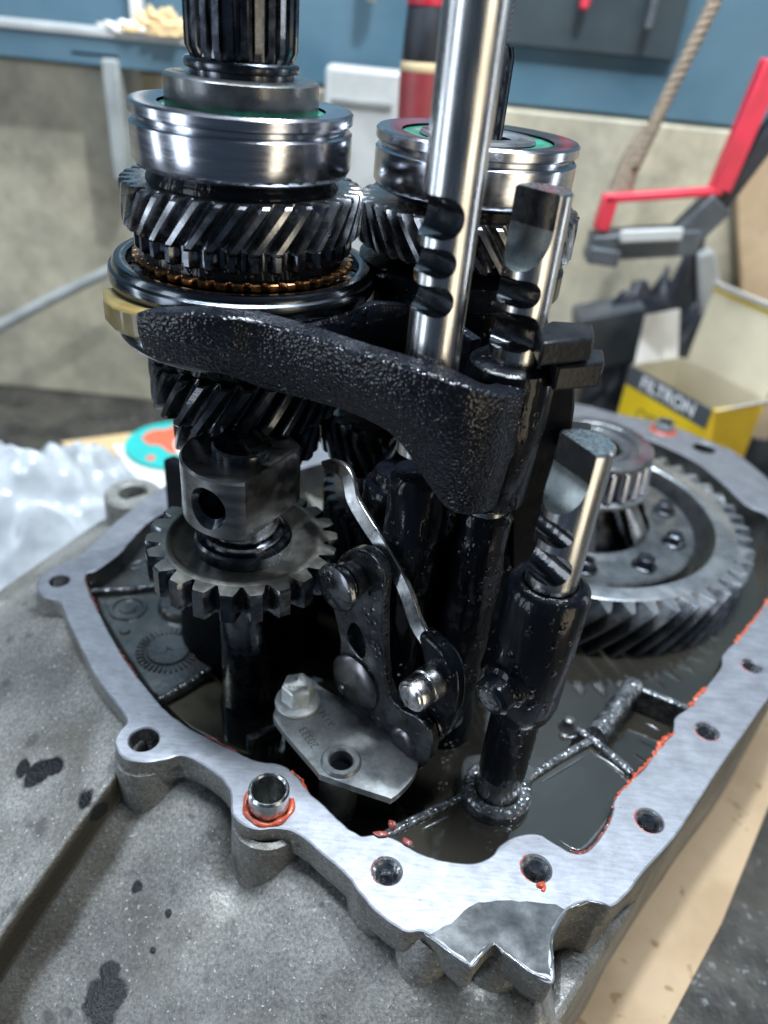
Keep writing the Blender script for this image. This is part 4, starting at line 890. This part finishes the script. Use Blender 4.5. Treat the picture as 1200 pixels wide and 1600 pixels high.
# red and black hand clamp
YC = 590
CL = thing('hand_clamp', tuple(PY(1000, 400, YC)), 'red and black bar clamp leaning on the beige wall at right', 'clamp')
def bar(p0, p1, w, t, nm, m, y=YC, dy=0):
    a, b = PY(*p0, y), PY(*p1, y); d = (b-a).normalized(); n = V(-d.z, 0, d.x).normalized()*w/2
    MB().plate([a-n+V(0,dy,0), b-n+V(0,dy,0), b+n+V(0,dy,0), a+n+V(0,dy,0)], (0, t, 0)).build(nm, m, CL, bev=1.5)
bar((1215, 95), (1128, 300), 14, 14, 'red_bar', 'red_paint')
bar((1260, 150), (1112, 345), 13, 16, 'black_bar', 'black_plastic', dy=4)
bar((945, 312), (1130, 300), 6, 8, 'red_rail', 'red_paint')
bar((957, 308), (940, 362), 11, 12, 'red_jaw', 'red_paint')
bar((925, 388), (1092, 378), 18, 26, 'clamp_body', 'tool_grey', dy=-4)
bar((1060, 385), (1128, 318), 20, 20, 'clamp_neck', 'tool_grey', dy=-2)
bar((918, 395), (965, 402), 12, 24, 'clamp_pad', 'tool_grey', dy=-8)
bar((965, 366), (1062, 362), 9, 4, 'clamp_plate', 'white_paint', dy=-9)
# dark clutter in the shade under the clamp
bar2 = lambda px, y, th, nm, m, lab, cat: tag(settle(MB().plate([PY(u, v, y) for u, v in px], (0, th, 0)).build(nm, m, bev=2)), lab, cat)
a = PY(1040, 500, 640)
crumple('black_rag', (a.x+10, 664, TZ), 60, 22, 175, 'black_plastic', 'black cloth heap behind the yellow carton', 'cloth', 8, rough=.35)
bar2([(1092,400),(1118,392),(1130,460),(1132,520),(1095,520)], 652, 14, 'white_block', 'white_paint', 'small white block standing behind the open carton', 'block')
bar2([(905,500),(1010,480),(1010,560),(900,590)], 640, 40, 'steel_sheet', 'tool_grey', 'blue grey sheet steel behind the stepped jaw', 'sheet')
bar2([(1150,240),(1215,225),(1215,700),(1165,690)], 676, 10, 'wood_board', 'cardboard', 'brown board leaning on the wall at the right border', 'board')
# ------------------------------------------------------------------ filter carton
YB = 560
q0, q1, q2 = PY(964, 600, YB), PY(1106, 655, YB-16), PY(1150, 620, YB+60)
ztop = 0.0
ex = V(.513, -.858, 0).normalized(); ey = V(.858, .513, 0).normalized(); Wd, Dp = 88, 60
c0 = V(190.5, 608.5, 0)
FB = thing('filter_carton', (c0.x+48, c0.y-22, TZ), 'open yellow and grey filter carton with raised cream flaps', 'carton')
tilt = V(0, 0, 0)
def cb(x, y, z): return c0+ex*x+ey*y+V(tilt.x*(ztop-z), 0, z)
hb = ztop; gb = ztop-17
def panel(pts, th, nm, m, off=0): 
    n = (Vector(pts[1])-Vector(pts[0])).cross(Vector(pts[2])-Vector(pts[0])).normalized(); o = MB().plate(pts, n*th).build(nm, m, FB, bev=.15); return o
fp = panel([cb(0,0,TZ+1), cb(Wd,0,TZ+1), cb(Wd,0,gb), cb(0,0,gb)], -1, 'front_panel', 'box_yellow')
fbnd = panel([cb(0,0,gb), cb(Wd,0,gb), cb(Wd,0,hb), cb(0,0,hb)], -1, 'front_band', 'box_grey')
panel([cb(Wd,0,TZ+1), cb(Wd,Dp,TZ+1), cb(Wd,Dp,hb-3), cb(Wd,0,hb)], -1, 'side_panel', 'box_yellow')
panel([cb(0,0,TZ+1), cb(0,Dp,TZ+1), cb(0,Dp,hb), cb(0,0,hb)], 1, 'side_panel', 'box_inside')
panel([cb(0,Dp,TZ+1), cb(Wd,Dp,TZ+1), cb(Wd,Dp,hb), cb(0,Dp,hb)], 1, 'back_panel', 'box_inside')
panel([cb(0,0,TZ+1.5), cb(Wd,0,TZ+1.5), cb(Wd,Dp,TZ+1.5), cb(0,Dp,TZ+1.5)], 1, 'bottom_panel', 'box_inside')
panel([cb(6,Dp,hb), cb(Wd,Dp,hb), cb(Wd-2,Dp+9,hb+58), cb(3,Dp+9,hb+60)], 1, 'back_flap', 'box_inside')
panel([cb(3,Dp+9,hb+60), cb(Wd-2,Dp+9,hb+58), cb(Wd-2,Dp+5,hb+66), cb(3,Dp+5,hb+67)], 1, 'tuck_flap', 'paper')
panel([cb(3,Dp+8,hb+58.2), cb(Wd-16,Dp+8,hb+56.6), cb(Wd-16,Dp+7.6,hb+60), cb(3,Dp+7.6,hb+61)], .6, 'flap_edge', 'box_yellow')
panel([cb(0,4,hb), cb(0,Dp-6,hb), cb(-10,Dp-10,hb+40), cb(-10,12,hb+38)], 1, 'left_flap', 'paper')
panel([cb(Wd,4,hb-1), cb(Wd,Dp-4,hb-3), cb(Wd+44,Dp-8,hb+26), cb(Wd+44,20,hb+30)], 1, 'right_flap', 'paper')
ux = (cb(Wd,0,gb)-cb(0,0,gb)).normalized()
text('brand_print', 'FILTRON', 14.5, 'box_print', basis(ux, (0, 0, 1), cb(45, -.35, (gb+hb)/2)), fbnd, ext=.05, off=.25)
text('size_print', 'OE', 16, 'box_line', basis(ux, (0, 0, 1), cb(30, -.35, gb-18)), fp, ext=.05)
# ------------------------------------------------------------------ left: tissue, paper, disc
def sheet_heap(c, sx, sy, h, lab, seed, n=90):
    vs = []; off = V(seed*5.3, seed*3.1, seed)
    for j in range(n+1):
        for i in range(n+1):
            a, b = i/n*2-1, j/n*2-1; r = min(1, math.hypot(a, b)*(1+.25*mnoise.noise(V(a, b, seed)*2)))
            q = V(a, b, 0)*1.7+off; wq = V(mnoise.noise(q*1.3), mnoise.noise(q*1.3+V(7, 0, 0)), 0)*.5
            rid = (1-2.2*abs(mnoise.noise(q*1.5+wq)))*.42+(1-2.2*abs(mnoise.noise(q*2.8+wq*2)))*.12
            z = h*(1-r**2.2)*(.55+.6*rid)
            vs.append(V(c[0]+a*sx+wq.x*9, c[1]+b*sy+wq.y*9, TZ+1+max(z, 0)))
    fs = [(j*(n+1)+i, j*(n+1)+i+1, (j+1)*(n+1)+i+1, (j+1)*(n+1)+i) for j in range(n) for i in range(n)]
    return tag(settle(MB().add(vs, fs).build('plastic_sheet', 'tissue', ang=180)), lab, 'plastic sheet')
a = P(70, 790, TZ+30); sheet_heap((a.x-14, a.y), 88, 70, 92, 'heap of crumpled white plastic sheet left of the gearbox', 3)
a = P(140, 745, TZ+20); sheet_heap((a.x-6, a.y), 46, 40, 56, 'smaller crumpled white plastic sheet beside the teal disc', 9, 60)
pz = TZ+9
def flat(px, z, th, nm, m, lab, cat): return tag(settle(MB().plate(crom([P(u, v, z) for u, v in px], 1), (0, 0, -th)).build(nm, m, bev=.4)), lab, cat)
flat([(95,690),(205,676),(330,672),(360,760),(185,745)], TZ+6, 4, 'cardboard_scrap', 'cardboard_pale', 'tan cardboard scrap under the white sheet at left', 'cardboard')
flat([(175,695),(330,690),(420,760),(240,790)], TZ+9, 1, 'paper_sheet', 'paper', 'white paper sheet under the teal disc', 'paper')
c = P(272, 694, TZ+12)
DS = thing('printed_disc', (c.x, c.y, TZ+10), 'teal round disc with a coral patch lying behind the idler gear', 'disc')
db = MB().lathe((c.x, c.y), [(0, TZ+13), (41, TZ+13), (41.5, TZ+12.5), (41.5, TZ+10.4), (0, TZ+10.4)], 72).build('disc_body', 'teal', DS)
for px, m, nm in (([(222,683),(238,672),(262,670),(280,660),(300,660),(305,700),(270,708),(250,696),(232,694)], 'coral', 'coral_patch'), ([(272,690),(300,676),(330,690),(320,712),(285,712)], 'paper', 'pale_patch'), ([(228,714),(238,711),(243,716),(233,720)], 'coral', 'coral_dot')):
    MB().plate(crom([P(u, v, TZ+13.3 + (.25 if nm == 'pale_patch' else 0)) for u, v in px], 4), (0, 0, -.2)).build(nm, m, db)
a, b = PY(-20, 520, 640), PY(190, 414, 655)
tag(settle(MB().tube([a, a+(b-a)*.5+V(0, 0, 1.5), b], [5, 5, 4.4], 20).build('metal_rod', 'grey_paint')), 'thin grey metal rod slanting across the beige wall at left', 'rod')
# right: cardboard under the gearbox, pans
cb_px = [(700,1700),(1000,1660),(1046,1598),(1128,1442),(1200,1262),(1300,1100),(1210,1000),(900,1250)]
flat(cb_px, TZ+4, 4, 'cardboard_sheet', 'cardboard', 'tan cardboard sheet under the near right side of the gearbox', 'cardboard')
c = P(1160, 650, TZ+30)
def pan(c, r, h, m, lab, cat, nm): tag(settle(MB().lathe((c.x, c.y), [(0, TZ+.5), (r*.8, TZ+.5), (r, TZ+h), (r-2, TZ+h), (r*.78, TZ+3), (0, TZ+3)], 56).build(nm, m)), lab, cat)
pan(P(1165, 668, TZ+50), 44, 60, 'tool_grey', 'grey oil pan to the right of the yellow carton', 'pan', 'oil_pan')
pan(P(1215, 720, TZ+40), 40, 40, 'black_plastic', 'black plastic bowl at the right border behind the flange', 'bowl', 'plastic_bowl')
for o in bpy.data.objects:
    if '_o' in o: del o['_o']
